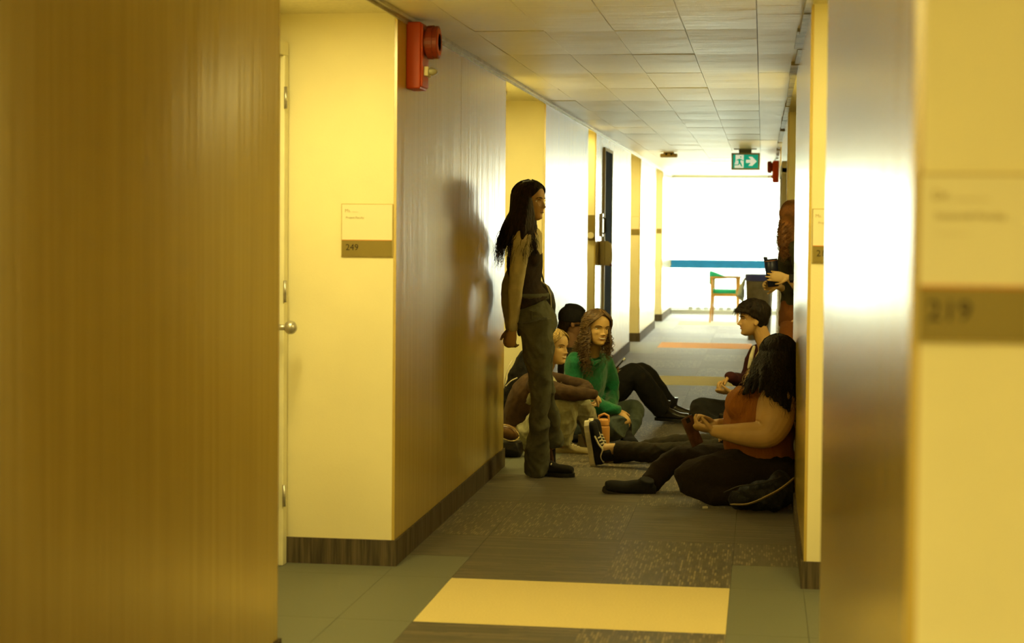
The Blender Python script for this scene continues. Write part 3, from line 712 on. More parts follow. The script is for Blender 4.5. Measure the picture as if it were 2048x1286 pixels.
MB().tube([at(1103,928,9.80)+V3((0,-.03,0)), at(1103,926,9.80)+V3((0,.04,0))], .004, 6).build('laces', white_rub, u1)
shoe(R1, at(1103,878,10.13), (.05,-.05,-1), (.35,.93,0), cloth('black_suede', (.02,.018,.015)), mat('rust_sole', (.07,.03,.014), rough=.7), .25, .046)
hd1.features(R1, brow=(.02,.012,.008), lip=(.34,.14,.09))
hm = mat('dark_brown_hair', (.028,.016,.009), rough=.6, spec=.18, noise=.6, nscale=1.0, stretch=(70,70,5), bump=.9, bscale=1.6)
g = [(.70,[at(1062,430,9.66),at(1062,470,9.62),at(1068,500,9.60),at(1061,520,9.60)]),(1.15,[at(1050,440,9.62),at(1046,475,9.58),at(1040,505,9.58),at(1050,540,9.62)]),
     (1.7,[at(1036,430,9.64),at(1020,470,9.62),at(1006,508,9.60),at(1001,546,9.62)]),(2.3,[at(1028,430,9.68),at(1008,465,9.70),at(996,508,9.64),at(992,546,9.64)]),
     (3.0,[at(1026,425,9.72),at(1006,460,9.74),at(994,503,9.68),at(991,543,9.67)]),(3.8,[at(1030,425,9.80),at(1012,465,9.80),at(998,500,9.80),at(997,528,9.80)]),
     (4.6,[at(1050,440,9.86),at(1040,480,9.88),at(1030,510,9.9)]),(5.4,[at(1066,440,9.86),at(1070,470,9.88),at(1072,495,9.88),at(1066,515,9.86)])]
g = [(-a if a<3.2 else 2*math.pi-a, pts) for a,pts in g]            # near side is her right
hair_flow(hd1, R1, hm, g, n=760, r=.0024, jit=.012, mass=.024, seed=4, curl=.007, wl=.13, massf=.62, th=.011, cap=hair_cap(hd1, hm, R1, th=.010, hairline=.185, temple=.150, side=.06, nape=.0))
gm_ = mat('gold_wire', (.45,.28,.10), rough=.3, metal=.9)
gl = MB()
for sg in (1,-1):
    c = hd1.surf(sg*.031,.110,.014); L_ = []
    for i in range(15):
        a = 2*math.pi*i/14; L_.append(c+hd1.l*math.cos(a)*.0255+hd1.u*math.sin(a)*.0235 - hd1.f*abs(math.cos(a))*.002)
    gl.tube(L_, .0012, 6, round_ends=False)
    gl.tube([c+hd1.l*sg*.0255+hd1.u*.008, hd1.w(.06,sg*.066,.117), hd1.w(0,sg*.078,.117)], .0012, 6)
gl.tube([hd1.surf(.006,.114,.013), hd1.surf(0,.116,.007), hd1.surf(-.006,.114,.013)], .0012, 6)
gl.build('glasses', gm_, R1, smooth=True)
# ================================================================= 2 blonde woman seated
p = Person('blonde woman in brown top and pale overalls seated hugging her knees', (at(1045,900,11.05).x, 11.05, 0)); R2 = p.root
f = V3((.86,-.50,0)); fb = V3((.96,-.28,0)); rt = V3((fb.y,-fb.x,0))
hd2 = Head(at(1110,696,10.98), f+V3((0,0,-.03)), up=(.10,0,1), k=.96, smile=.45)
pel, wai, che, nk = at(1045,880,11.08), at(1038,835,11.08), at(1060,785,11.05), at(1083,752,11.02)
shR, elR, wrR = at(1078,772,10.86), at(1135,786,10.72), at(1186,788,10.82)
shL, elL, wrL = at(1098,758,11.20), at(1172,776,11.16), at(1152,787,10.90)
S_ = p.skin; hd2.grid(S_); limb(S_, [che,nk,at(1098,722,11.0),at(1107,700,10.99)], [.07,.055,.047,.048])
sk_torso(S_,([pel,wai,che,nk],[rt]*4,[(.12,.08),(.11,.075),(.125,.08),(.06,.05)]), 20)
for a,b,c in ((shR,elR,wrR),(shL,elL,wrL)): limb(S_, [a,b,c], [.042,.035,.022])
hand(S_, wrR, (.35,.75,-.45), (-.6,.2,-.7), curl=50, thumb=-1, k=.9); hand(S_, wrL, (-.92,-.15,-.05), (0,.3,-1), curl=22, thumb=1, k=.9)
LR = [at(1052,880,10.97),at(1092,838,10.86),at(1131,806,10.80),at(1132,842,10.82),at(1124,888,10.86)]; LL = [at(1060,880,11.2),at(1110,845,11.16),at(1160,812,11.12),at(1176,845,11.16),at(1176,884,11.2)]
for q in (LR,LL): limb(S_, q, np.interp(np.linspace(0,1,len(q)),[0,.5,1],[.035,.034,.032]))
p.build_skin(sk_fair)
btop = cloth('brown_knit', (.085,.048,.024), noise=.3, bump=.5, bscale=400)
mb = MB(); mb.loft(spine_rings([at(1036,850,11.08),wai,che,at(1078,762,11.03),at(1088,748,11.01)],[rt]*5,[(.150,.105),(.150,.105),(.165,.115),(.13,.085),(.065,.055)]), 22)
limb(mb, [at(1072,770,10.92),shR,elR,wrR], [.06,.062,.052,.036]); limb(mb, [at(1090,758,11.12),shL,elL,wrL], [.058,.055,.050,.036])
fuse(mb, 'sweater', btop, R2, .007, 3, wrinkle=.004, wfreq=30, seed=2)
den2 = cloth('pale_washed_denim', (.42,.40,.26), noise=.35, bump=.4, bscale=400)
mb = MB(); mb.loft(spine_rings([at(1046,905,11.08),at(1044,878,11.08),at(1038,848,11.08)],[rt]*3,[(.165,.125),(.175,.140),(.155,.115)]), 22)
limb(mb, [at(1052,880,10.97),at(1092,838,10.86),at(1131,806,10.80),at(1132,842,10.82),at(1124,886,10.86)], [.105,.098,.082,.078,.074], 18, ends=False)
limb(mb, [at(1060,880,11.2),at(1110,845,11.16),at(1160,812,11.12),at(1176,845,11.16),at(1184,880,11.2)], [.10,.092,.080,.070,.066], 18, ends=False)
je = fuse(mb, 'overalls', den2, R2, .007, 2, wrinkle=.009, wfreq=26, seed=12)
MB().loft(spine_rings([at(1062,800,11.0),at(1085,772,10.97),at(1098,760,10.95)],[rt]*3,[(.10,.05),(.10,.05),(.08,.03)]), 16).build('overall_bib', den2, je, smooth=True)
for dy in (-.10,.08): MB().tube([at(1118,790,10.93+dy),at(1110,765,10.93+dy),at(1098,748,10.97+dy),at(1080,752,11.02+dy)], .014, 8, ratio=.35).build('overall_strap', den2, je, smooth=True)
cs = cloth('cream_canvas', (.50,.42,.24), noise=.15)
for an,td in ((at(1127,887,10.88),(.97,-.2,0)),(at(1168,884,11.22),(.95,-.1,0))):
    u_, q, tp = shoe(R2, an, td, (0,0,1), cs, white_rub, .25, .045)
    for k in range(3):
        a0 = .42+.08*k
        MB().tube([q(a0,-.043,.022), q(a0-.03,-.040,.045), q(a0-.06,-.025,.066)], .004, 6, ratio=.5).build('side_stripe', mat('tan_stripe', (.30,.22,.10)), u_, smooth=True)
    for k in range(4): MB().tube([tp(.40+.07*k,b_) for b_ in (-.024,0,.024)], .0035, 6).build('lace', white_rub, u_)
hd2.features(R2, brow=(.16,.10,.045), lip=(.52,.27,.15), iris=(.06,.05,.03))
hb = mat('blonde_hair', (.46,.31,.11), rough=.6, spec=.18, noise=.6, nscale=1.0, stretch=(70,70,5), bump=.9, bscale=1.6)
g = [(-.85,[at(1098,708,10.88),at(1094,728,10.90),at(1090,745,10.92)]),(-1.5,[at(1088,705,10.92),at(1086,728,10.93),at(1083,745,10.95)]),(-2.4,[at(1082,700,11.0),at(1078,725,11.0),at(1078,745,11.02)]),
     (-3.6,[at(1085,700,11.1),at(1084,725,11.1),at(1082,742,11.1)]),(-5.3,[at(1112,715,11.1),at(1110,735,11.1)])]
hair_flow(hd2, R2, hb, g, n=200, r=.0026, jit=.006, mass=.022, seed=9, cap=hair_cap(hd2, hb, R2, th=.009, hairline=.190, temple=.165, side=.085))
# ================================================================= 3 person in black beanie
p = Person('person in a black beanie and black trousers seated behind curly-haired woman, writing', (at(1170,850,12.7).x, 12.7, 0)); R3 = p.root
f = V3((.80,.30,-.25)); fb = V3((.95,-.2,0)); rt = V3((fb.y,-fb.x,0))
hd3 = Head(at(1143,646,12.65), f, k=.98)
pel, wai, che, nk = at(1172,822,12.7), at(1158,785,12.7), at(1148,735,12.68), at(1144,695,12.66)
shR, elR, wrR = at(1152,712,12.48), at(1165,765,12.40), at(1208,742,12.46); shL, elL, wrL = at(1150,710,12.9), at(1175,765,12.95), at(1212,748,12.78)
S_ = p.skin; hd3.grid(S_); limb(S_, [che,nk,at(1143,665,12.65)], [.07,.055,.05])
sk_torso(S_,([pel,wai,che,nk],[rt]*4,[(.13,.09),(.12,.08),(.14,.085),(.06,.05)]), 20)
for a,b,c in ((shR,elR,wrR),(shL,elL,wrL)): limb(S_, [a,b,c], [.042,.035,.024])
hand(S_, wrR, (.95,0,.22), (.2,.1,-1), curl=42, thumb=1, k=.98, thumb_curl=35); hand(S_, wrL, (.9,-.3,-.1), (0,0,-1), curl=30, thumb=-1, k=.98)
LR = [at(1180,822,12.58),at(1228,778,12.53),at(1268,750,12.50),at(1298,785,12.56),at(1324,818,12.62)]; LL = [at(1180,822,12.85),at(1235,775,12.85),at(1282,745,12.85),at(1310,778,12.9),at(1338,808,12.95)]
for q in (LR,LL): limb(S_, q, np.interp(np.linspace(0,1,len(q)),[0,.5,1],[.04,.038,.034]))
p.build_skin(sk_dark)
blk = cloth('black_cotton', (.011,.010,.009), noise=.3); blk2 = cloth('charcoal_cotton', (.03,.028,.022), noise=.3)
mb = MB(); mb.loft(spine_rings([at(1168,835,12.7),wai,che,at(1144,706,12.67),at(1143,690,12.66)],[rt]*5,[(.16,.11),(.15,.11),(.175,.12),(.14,.085),(.07,.06)]), 22)
limb(mb, [shR,elR,at(1190,752,12.44)], [.062,.052,.042]); limb(mb, [shL,elL,at(1198,755,12.84)], [.062,.052,.042])
fuse(mb, 'jacket', blk2, R3, .0075, 3, wrinkle=.004, seed=4)
mb = MB(); mb.ell(pel, rt*.19, V3((.14,0,0)), V3((0,0,.12)))
limb(mb, [at(1180,822,12.58),at(1228,778,12.53),at(1268,750,12.50),at(1298,785,12.56),at(1326,822,12.62)], [.13,.115,.09,.090,.082], 18, ends=False)
limb(mb, [at(1180,822,12.85),at(1235,775,12.85),at(1282,745,12.85),at(1310,778,12.9),at(1340,812,12.95)], [.13,.110,.085,.085,.078], 18, ends=False)
fuse(mb, 'trousers', blk, R3, .0085, 3, wrinkle=.005, wfreq=14, seed=6)
boot = mat('black_leather', (.018,.014,.010), rough=.28, spec=.6, noise=.3, nscale=12)
for an,td in ((at(1326,818,12.66),(.97,-.12,-.04)),(at(1341,812,12.98),(.97,-.05,-.04))): shoe(R3, an, td, (.02,0,1), boot, black_rub, .29, .048, boot=True, name='boot')
mb = MB(); cpts = []
for j in range(40):
    z = .100+(.2235-.100)*j/39; cpts.append(z)
V_ = []; Fc_ = []; n_ = 48
for z in cpts:
    for i in range(n_):
        a = 2*math.pi*i/n_; q = abs(math.atan2(math.sin(a),math.cos(a))); off = .017 if z > np.interp(q,[0,1.2,1.8,3.14],[.150,.125,.105,.09]) else -.012
        V_.append(hd3.cap_pt(a, z, off+(.012 if z > .2 else 0)))
for j in range(39):
    for i in range(n_):
        a = j*n_+i; b = j*n_+(i+1)%n_; Fc_.append((a,b,b+n_,a+n_))
Fc_.append(tuple(range(n_-1,-1,-1))); Fc_.append(tuple(range(39*n_,40*n_))); mb.add(V_,Fc_)
knit = mat('black_rib_knit', (.010,.009,.009), rough=.95, bump=.8, bscale=1.0, stretch=(130,130,8))
bn = fuse(mb, 'beanie', knit, R3, .006, 3)
hair_flow(hd3, R3, hm, [(-2.0,[at(1128,660,12.6),at(1126,676,12.6)]),(-3.14,[at(1118,658,12.65),at(1120,680,12.66)]),(-4.2,[at(1128,660,12.75),at(1130,676,12.75)])], n=50, r=.004, curl=.006, wl=.03, mass=.02, exit_z=.08, start_z=.12, th=.004, seed=3)
hd3.features(R3)
# ================================================================= 4 curly haired woman in green
p = Person('smiling curly-haired woman in a green hoodie seated cross-legged by the left wall', (at(1172,880,11.65).x, 11.65, 0)); R4 = p.root
f = V3((.60,-.80,-.06)); fb = V3((.80,-.60,0)); rt = V3((fb.y,-fb.x,0))
hd4 = Head(at(1193,658,11.50), f, up=(.16,-.1,1), k=1.02, smile=1.0, wide=1.10)
pel, wai, che, nk = at(1170,862,11.65), at(1165,815,11.68), at(1170,758,11.64), at(1182,712,11.58)
shR, elR, wrR = at(1150,726,11.44), at(1164,795,11.40), at(1232,822,11.26); shL, elL, wrL = at(1212,728,11.76), at(1225,785,11.80), at(1218,812,11.62)
S_ = p.skin; hd4.grid(S_); limb(S_, [che,nk,at(1188,690,11.54),at(1192,668,11.52)], [.07,.056,.047,.048])
sk_torso(S_,([pel,wai,che,nk],[rt]*4,[(.13,.08),(.11,.08),(.135,.085),(.06,.05)]), 20)
for a,b,c in ((shR,elR,wrR),(shL,elL,wrL)): limb(S_, [a,b,c], [.042,.035,.022])
hand(S_, wrR+V3((.01,0,0)), (.66,-.1,-.72), (-.4,.8,-.3), curl=24, thumb=1, k=.92); hand(S_, wrL, (.6,-.5,-.5), (0,0,-1), curl=30, thumb=-1, k=.92)
LR = [at(1172,862,11.5),at(1205,855,11.34),at(1238,854,11.24),at(1212,868,11.28),at(1180,876,11.34)]; LL = [at(1192,852,11.8),at(1232,832,11.8),at(1270,818,11.78),at(1266,845,11.68),at(1252,868,11.6)]
for q in (LR,LL): limb(S_, q, np.interp(np.linspace(0,1,len(q)),[0,.5,1],[.035,.034,.032]))
p.build_skin(sk_warm)
grn = cloth('green_fleece', (.005,.145,.055), noise=.3, bump=.5, bscale=220, sheen=.3)
mb = MB(); mb.loft(spine_rings([at(1168,850,11.65),wai,che,at(1178,728,11.6),at(1183,708,11.57)],[rt]*5,[(.165,.125),(.155,.115),(.175,.120),(.155,.090),(.085,.070)]), 22)
limb(mb, [at(1160,726,11.5),shR,at(1148,760,11.42),elR,at(1198,812,11.27),wrR], [.065,.070,.066,.064,.056,.042]); limb(mb, [at(1200,728,11.7),shL,elL,wrL], [.06,.062,.055,.045])
mb.tube([at(1160,722,11.50),at(1156,712,11.62),at(1168,706,11.72),at(1190,708,11.72)], [.035,.045,.045,.03], 12)
mb.ell(at(1195,815,11.45), (.12,0,0), (0,.10,0), (0,0,.06)); mb.ell(at(1158,716,11.66), (.07,.02,0), (0,.10,0), (-.02,0,.05)); mb.tube([at(1172,712,11.44),at(1186,728,11.42),at(1200,722,11.46)], [.018,.02,.018], 8)
ho = fuse(mb, 'hoodie', grn, R4, .0075, 3, wrinkle=.006, wfreq=20, seed=14)
jn = cloth('blue_grey_denim', (.075,.095,.085), noise=.3, bump=.4, bscale=420); jn2 = jn
mb = MB(); mb.ell(at(1172,862,11.64), rt*.18, fb*.14, V3((0,0,.10)))
limb(mb, [at(1172,862,11.5),at(1205,855,11.34),at(1238,854,11.24),at(1212,868,11.28),at(1180,878,11.34)], [.10,.092,.080,.062,.052], 18)
limb(mb, [at(1192,852,11.8),at(1232,832,11.8),at(1270,818,11.78),at(1266,845,11.68),at(1252,868,11.6)], [.10,.088,.070,.058,.056], 18)
fuse(mb, 'jeans', jn, R4, .0075, 3, wrinkle=.005, wfreq=18, seed=5)
for an,td in ((at(1190,872,11.36),(-.8,.3,-.1)),(at(1252,872,11.52),(.2,-.6,-.05))): shoe(R4, an+V3((0,0,.035)), td, (0,-.2,1), cloth('black_canvas', (.014,.013,.012)), black_rub, .25, .045)
hd4.features(R4, brow=(.05,.028,.012), lip=(.50,.22,.13), gaze=.6)
hc = mat('curly_brown_hair', (.085,.045,.018), rough=.5, spec=.35, noise=.45, nscale=50); hc2 = mat('curl_highlights', (.15,.085,.033), rough=.5, spec=.35, noise=.5, nscale=30)
g = [(-.75,[at(1180,672,11.42),at(1176,700,11.38),at(1180,735,11.36),at(1184,765,11.38)]),(-1.2,[at(1170,672,11.42),at(1162,700,11.38),at(1172,740,11.36),at(1184,775,11.38)]),(-1.9,[at(1166,670,11.5),at(1156,700,11.48),at(1150,712,11.46),at(1158,725,11.42)]),
     (-2.8,[at(1166,668,11.62),at(1156,695,11.66),at(1152,712,11.66)]),(-3.9,[at(1180,665,11.68),at(1176,695,11.72),at(1176,712,11.7)]),(-5.0,[at(1212,670,11.56),at(1216,700,11.52),at(1212,722,11.50)]),(-5.45,[at(1218,665,11.48),at(1222,690,11.45),at(1214,715,11.44),at(1210,735,11.42)])]
hair_flow(hd4, R4, hc, g, n=330, r=.0028, curl=.013, wl=.036, jit=.018, mass=.013, seed=21, m2=hc2, th=.013, npt=70, cap=hair_cap(hd4, hc, R4, th=.012, hairline=.196, temple=.165, side=.08, nape=.0, lump=.014))
# ================================================================= 5 young man
p = Person('dark-haired man in burgundy jacket seated by the right wall facing left', (at(1515,860,12.03).x, 12.25, 0)); R5 = p.root
f = V3((-.985,-.17,0)); lt5 = V3((-f.y,f.x,0))
hd5 = Head(at(1507,640,11.98), f+V3((0,0,-.03)), up=(-.06,0,1), k=1.02, nose=1.15, chin=1.3)
pel, wai, che, nk = at(1522,848,12.08), at(1540,798,12.08), at(1545,738,12.06), at(1533,692,12.00)
shL, elL, wrL = at(1535,716,11.80), at(1512,785,11.68), at(1466,786,11.73); shR, elR, wrR = at(1512,712,12.24), at(1494,760,12.20), at(1462,755,12.03)
S_ = p.skin; hd5.grid(S_); limb(S_, [che,nk,at(1524,672,11.99),at(1515,650,11.98)], [.08,.062,.056,.055])
sk_torso(S_,([pel,wai,che,nk],[lt5]*4,[(.14,.09),(.13,.09),(.16,.10),(.07,.055)]), 20)
for a,b,c in ((shL,elL,wrL),(shR,elR,wrR)): limb(S_, [a,b,c], [.05,.042,.026])
hand(S_, wrL, (-.95,.05,.12), (.1,.3,.9), curl=48, thumb=-1, k=1.05); hand(S_, wrR+V3((-.01,0,0)), (-.72,-.35,-.62), (.5,-.3,-.75), curl=38, thumb=1, k=1.05)
LL = [at(1515,850,11.90),at(1450,830,11.83),at(1398,820,11.78),at(1418,845,11.73),at(1440,852,11.68)]; LR = [at(1520,850,12.23),at(1450,830,12.28),at(1406,822,12.33),at(1425,842,12.26),at(1445,848,12.18)]
for q in (LL,LR): limb(S_, q, np.interp(np.linspace(0,1,len(q)),[0,.5,1],[.045,.040,.036]))
p.build_skin(sk_med)
bur = cloth('burgundy_twill', (.055,.012,.014), noise=.3); crm = cloth('cream_collar_cotton', (.45,.38,.16))
mb = MB(); mb.loft(spine_rings([at(1525,845,12.08),wai,che,at(1542,708,12.04),at(1536,688,12.01)],[lt5]*5,[(.17,.13),(.165,.125),(.19,.125),(.165,.095),(.085,.075)]), 22)
limb(mb, [at(1536,714,11.88),shL,elL,at(1478,786,11.72)], [.075,.074,.062,.050]); limb(mb, [at(1522,708,12.16),shR,elR,wrR], [.075,.074,.066,.050])
jk = fuse(mb, 'jacket', bur, R5, .0075, 3, wrinkle=.006, wfreq=16, seed=31)
mb = MB(); mb.tube([at(1544,672,11.94),at(1536,684,11.88),at(1524,696,11.86),at(1514,712,11.88),at(1508,735,11.90)], [.007,.012,.013,.012,.008], 10, ratio=.35, up=(0,0,1)); mb.build('collar', crm, jk, smooth=True)
MB().tube([at(1508,694,11.92),at(1503,712,11.90),at(1498,735,11.92)], [.010,.015,.012], 10).build('tshirt', cloth('white_cotton', (.62,.58,.44)), jk, smooth=True)
mb = MB(); mb.ell(pel, lt5*.18, V3((.13,0,0)), V3((0,0,.11)))
limb(mb, LL, [.11,.098,.082,.066,.058], 18); limb(mb, LR, [.11,.095,.080,.066,.058], 18)
fuse(mb, 'trousers', blk, R5, .0075, 3, wrinkle=.004, seed=32)
for an in (at(1448,850,11.68),at(1452,848,12.18)): shoe(R5, an+V3((0,0,.03)), (.7,-.5,-.05), (-.2,0,1), boot, black_rub, .28, .048)
hd5.features(R5, brow=(.018,.011,.007), lip=(.36,.15,.10), brow_t=.0036)
hk = mat('near_black_hair', (.018,.011,.007), rough=.6, spec=.18, noise=.6, nscale=1.0, stretch=(70,70,5), bump=.9, bscale=1.6)
g = [(-.35,[hd5.w(.100,-.022,.176),hd5.w(.110,-.028,.158),hd5.w(.104,-.03,.148)]),(.0,[hd5.w(.108,0,.180),hd5.w(.126,.003,.166),hd5.w(.124,.004,.152)]),(.45,[hd5.w(.096,.032,.176),hd5.w(.114,.036,.158),hd5.w(.106,.04,.146)]),(.9,[hd5.w(.066,.062,.170),hd5.w(.074,.070,.148)]),(1.3,[hd5.w(.02,.080,.150),hd5.w(.014,.084,.128)])]
cap = hair_cap(hd5, hk, R5, th=.026, hairline=.180, temple=.150, side=.120, nape=.040, lump=.016, topvol=.38)
MB().ell(hd5.w(-.006,.080,.102), hd5.f*.017+hd5.l*-.003, hd5.l*.009, hd5.u*.031-hd5.f*.006).build('ear', sk_med, R5, smooth=True) if False else None
hair_flow(hd5, R5, hk, g, n=110, r=.0036, jit=.008, mass=.014, seed=5, curl=.004, wl=.06, th=.026, exit_z=.185, minaz=0, cap=cap)
g = [(1.5,[hd5.w(-.02,.085,.13),hd5.w(-.03,.082,.10)]),(2.3,[hd5.w(-.08,.065,.12),hd5.w(-.078,.06,.075)]),(3.14,[hd5.w(-.108,0,.12),hd5.w(-.092,0,.06)]),(4.2,[hd5.w(-.08,-.065,.12),hd5.w(-.078,-.06,.08)])]
# ================================================================= 6 woman in orange on the right
p = Person('dark-haired woman in an orange tank top seated against right wall, nearest of the group', (at(1548,1000,9.1).x, 9.1, 0)); R6 = p.root
f = V3((-.62,.78,-.05)); fb = V3((-.98,-.12,0)); lt6 = V3((-fb.y,fb.x,0))
hd6 = Head(at(1556,718,9.12), f, k=1.0)
pel, wai, che, nk = at(1526,938,9.12), at(1522,880,9.12), at(1526,820,9.12), at(1550,770,9.14)
shL, elL, wrL = at(1560,806,8.90), at(1530,868,8.82), at(1430,862,8.88); shR, elR, wrR = at(1515,800,9.34), at(1480,850,9.38), at(1428,850,9.12)
S_ = p.skin; hd6.grid(S_); limb(S_, [che,nk,at(1555,745,9.13),at(1556,725,9.12)], [.10,.075,.058,.055])
sk_torso(S_,([pel,wai,che,at(1545,790,9.13),nk],[lt6]*5,[(.18,.15),(.17,.16),(.185,.165),(.18,.11),(.08,.07)]), 24)
limb(S_, [at(1554,800,9.0),at(1553,815,8.90),at(1547,845,8.84),elL,at(1480,868,8.84),wrL], [.088,.100,.094,.074,.056,.031], 20); limb(S_, [shR,elR,wrR], [.075,.06,.03], 18)
hand(S_, wrL, (-.93,.05,.20), (.05,.5,.9), curl=34, thumb=-1, k=1.0, thumb_curl=10, fcurl=[30,36,42,46]); hand(S_, wrR, (-.85,-.1,.35), (-.2,-.6,-.5), curl=40, thumb=1, k=1.0, thumb_curl=10)
LL = [at(1545,945,9.02),at(1455,945,8.98),at(1378,957,8.98),at(1430,985,8.94),at(1490,992,8.92)]; LR = [at(1540,935,9.3),at(1430,922,9.38),at(1352,922,9.42),at(1325,940,9.4),at(1300,966,9.36)]
for q in (LL,LR): limb(S_, q, np.interp(np.linspace(0,1,len(q)),[0,.5,1],[.05,.04,.036]))
p.build_skin(sk_warm)
org = cloth('orange_rib_knit', (.40,.145,.024), noise=.25, bump=.7, bscale=1.0, stretch=(160,160,30))
mb = MB(); mb.loft(spine_rings([at(1524,928,9.12),at(1518,890,9.12),at(1517,850,9.12),at(1519,812,9.12),at(1526,795,9.13)],[lt6]*5,[(.20,.172),(.20,.185),(.195,.188),(.185,.170),(.13,.14)]), 26)
mb.ell(at(1482,810,9.02), fb*.09, lt6*.09, V3((0,0,.09))); mb.ell(at(1482,808,9.22), fb*.09, lt6*.09, V3((0,0,.09)))
tk = fuse(mb, 'tank_top', org, R6, .0075, 4, wrinkle=.004, wfreq=22, seed=41)
for yy in (8.98,9.28): MB().tube([at(1498,798,yy),at(1530,775,yy),at(1560,775,yy+.02),at(1580,800,yy+.02)], [.022,.02,.02,.022], 10, ratio=.4).build('shoulder_strap', org, tk, smooth=True)
brn = cloth('black_brown_corduroy', (.020,.012,.006), noise=.35, bump=.4, bscale=1.0, stretch=(70,420,70))
mb = MB(); mb.loft(spine_rings([at(1526,975,9.12),at(1526,945,9.12),at(1524,912,9.12)],[lt6]*3,[(.19,.16),(.21,.17),(.20,.17)]), 26)
limb(mb, [at(1545,945,9.02),at(1455,945,8.98),at(1378,957,8.98),at(1430,985,8.94),at(1490,992,8.92)], [.130,.120,.090,.068,.055], 20)
limb(mb, [at(1540,935,9.3),at(1430,922,9.38),at(1352,922,9.42),at(1325,940,9.4),at(1300,966,9.36)], [.120,.105,.076,.070,.062], 20)
fuse(mb, 'trousers', brn, R6, .0085, 3, wrinkle=.006, wfreq=18, seed=42)
shoe(R6, at(1296,966,9.28), (-.95,-.22,.14), (.2,-.30,1), cloth('black_canvas', (.014,.013,.012)), mat('dark_rubber', (.03,.025,.018), rough=.7), .285, .05, collar=.02)
shoe(R6, at(1495,985,8.95), (.7,.5,0), (0,-.5,.9), cloth('black_canvas', (.014,.013,.012)), black_rub, .26, .048)
hd6.features(R6)
hj = mat('black_brown_long_hair', (.015,.009,.006), rough=.6, spec=.18, noise=.6, nscale=1.0, stretch=(70,70,5), bump=.9, bscale=1.6); hj2 = mat('hair_ash_ends', (.05,.032,.016), rough=.5, noise=.5, nscale=18)
# her left/back faces the camera; azimuths run front-left .. back .. right
g = [(.35,[at(1512,735,9.30),at(1498,765,9.2),at(1482,790,9.05),at(1474,800,9.0)]),(1.0,[at(1512,725,9.05),at(1506,755,8.98),at(1492,782,8.93),at(1484,800,8.92)]),(1.5,[at(1530,735,8.98),at(1524,765,8.86),at(1516,795,8.80)]),
     (2.1,[at(1550,740,8.96),at(1552,775,8.86),at(1558,805,8.76),at(1568,822,8.76)]),(2.7,[at(1572,740,9.0),at(1580,780,8.94),at(1579,818,8.80),at(1581,842,8.80)]),(3.4,[at(1582,740,9.06),at(1584,780,9.04),at(1583,825,8.92),at(1584,852,8.90)]),
     (4.1,[at(1586,735,9.2),at(1582,780,9.24),at(1582,820,9.24)]),(5.2,[at(1545,740,9.32),at(1535,780,9.34)])]
hair_flow(hd6, R6, hj, g, n=700, r=.0028, jit=.015, mass=.027, seed=17, curl=.009, wl=.11, th=.012, massf=.86, cap=hair_cap(hd6, hj, R6, th=.011, hairline=.18, temple=.14, side=.05, nape=0))
cl = MB()
for a in ([at(1560,792,8.84),at(1566,806,8.82),at(1576,814,8.82),at(1586,806,8.86)],[at(1545,785,8.82),at(1552,800,8.80),at(1562,806,8.80)],[at(1570,820,8.82),at(1578,836,8.84),at(1590,842,8.9)]):
    q = cr([tuple(v) for v in a],5); cl.tube([V3(v) for v in q],[.007*(1-.6*i/len(q)) for i in range(len(q))],6)
cl.build('hair_curls', hj, R6, smooth=True)
# ================================================================= 7 woman behind her, skate shoes
p = Person('person with blond-streaked hair and dark cropped trousers, legs out, mostly hidden behind the orange top', (at(1505,930,10.45).x, 10.45, 0)); R7 = p.root
f = V3((-.75,.66,-.1)); fb = V3((-1,0,0)); lt7 = V3((0,-1,0))
hd7 = Head(at(1550,728,10.5), f, k=.96)
pel, wai, che, nk = at(1520,905,10.4), at(1540,858,10.42), at(1552,805,10.44), at(1552,765,10.46)
S_ = p.skin; hd7.grid(S_); limb(S_, [che,nk,at(1551,735,10.5)], [.07,.055,.05])
sk_torso(S_,([pel,wai,che,nk],[lt7]*4,[(.13,.09),(.12,.08),(.14,.09),(.06,.05)]), 20)
shL, elL, wrL = at(1548,790,10.25), at(1530,850,10.2), at(1478,866,10.2); shR, elR, wrR = at(1545,790,10.65), at(1520,850,10.68), at(1470,866,10.6)
for a,b,c in ((shL,elL,wrL),(shR,elR,wrR)): limb(S_, [a,b,c], [.042,.036,.024])
hand(S_, wrL, (-.95,.1,-.1), (0,0,-1), curl=25, thumb=-1, k=.95); hand(S_, wrR, (-.95,-.1,-.1), (0,0,-1), curl=25, thumb=1, k=.95)
LL = [at(1500,905,10.25),at(1410,906,10.24),at(1335,905,10.22),at(1290,905,10.25),at(1231,898,10.28),at(1206,898,10.28)]; LR = [at(1500,900,10.5),at(1420,893,10.5),at(1345,890,10.5),at(1295,898,10.48),at(1224,912,10.47),at(1206,914,10.46)]
for q in (LL,LR): limb(S_, q, [.036,.036,.036,.036,.034,.030][:len(q)])
for a in (LL[5],LR[5]): limb(S_, [a, a+V3((-.03,0,.0)), a+V3((-.04,0,.04))], [.032,.028,.022])
p.build_skin(sk_fair)
drk = cloth('dark_olive_twill', (.026,.020,.011), noise=.4)
mb = MB(); mb.ell(at(1510,905,10.4), V3((.15,0,0)), V3((0,.17,0)), V3((0,0,.11)))
limb(mb, LL[:5], [.098,.082,.064,.062,.058], 18, ends=False)
limb(mb, LR[:5], [.098,.082,.064,.060,.056], 18, ends=False)
tr7 = fuse(mb, 'trousers', drk, R7, .007, 3, wrinkle=.0055, wfreq=22, seed=51)
mb = MB(); mb.loft(spine_rings([at(1525,890,10.4),wai,che,at(1552,775,10.45)],[lt7]*4,[(.15,.11),(.145,.10),(.165,.11),(.09,.07)]), 20); limb(mb, [shL,elL,at(1490,864,10.2)], [.055,.048,.036]); limb(mb, [shR,elR,at(1484,864,10.6)], [.055,.048,.036])
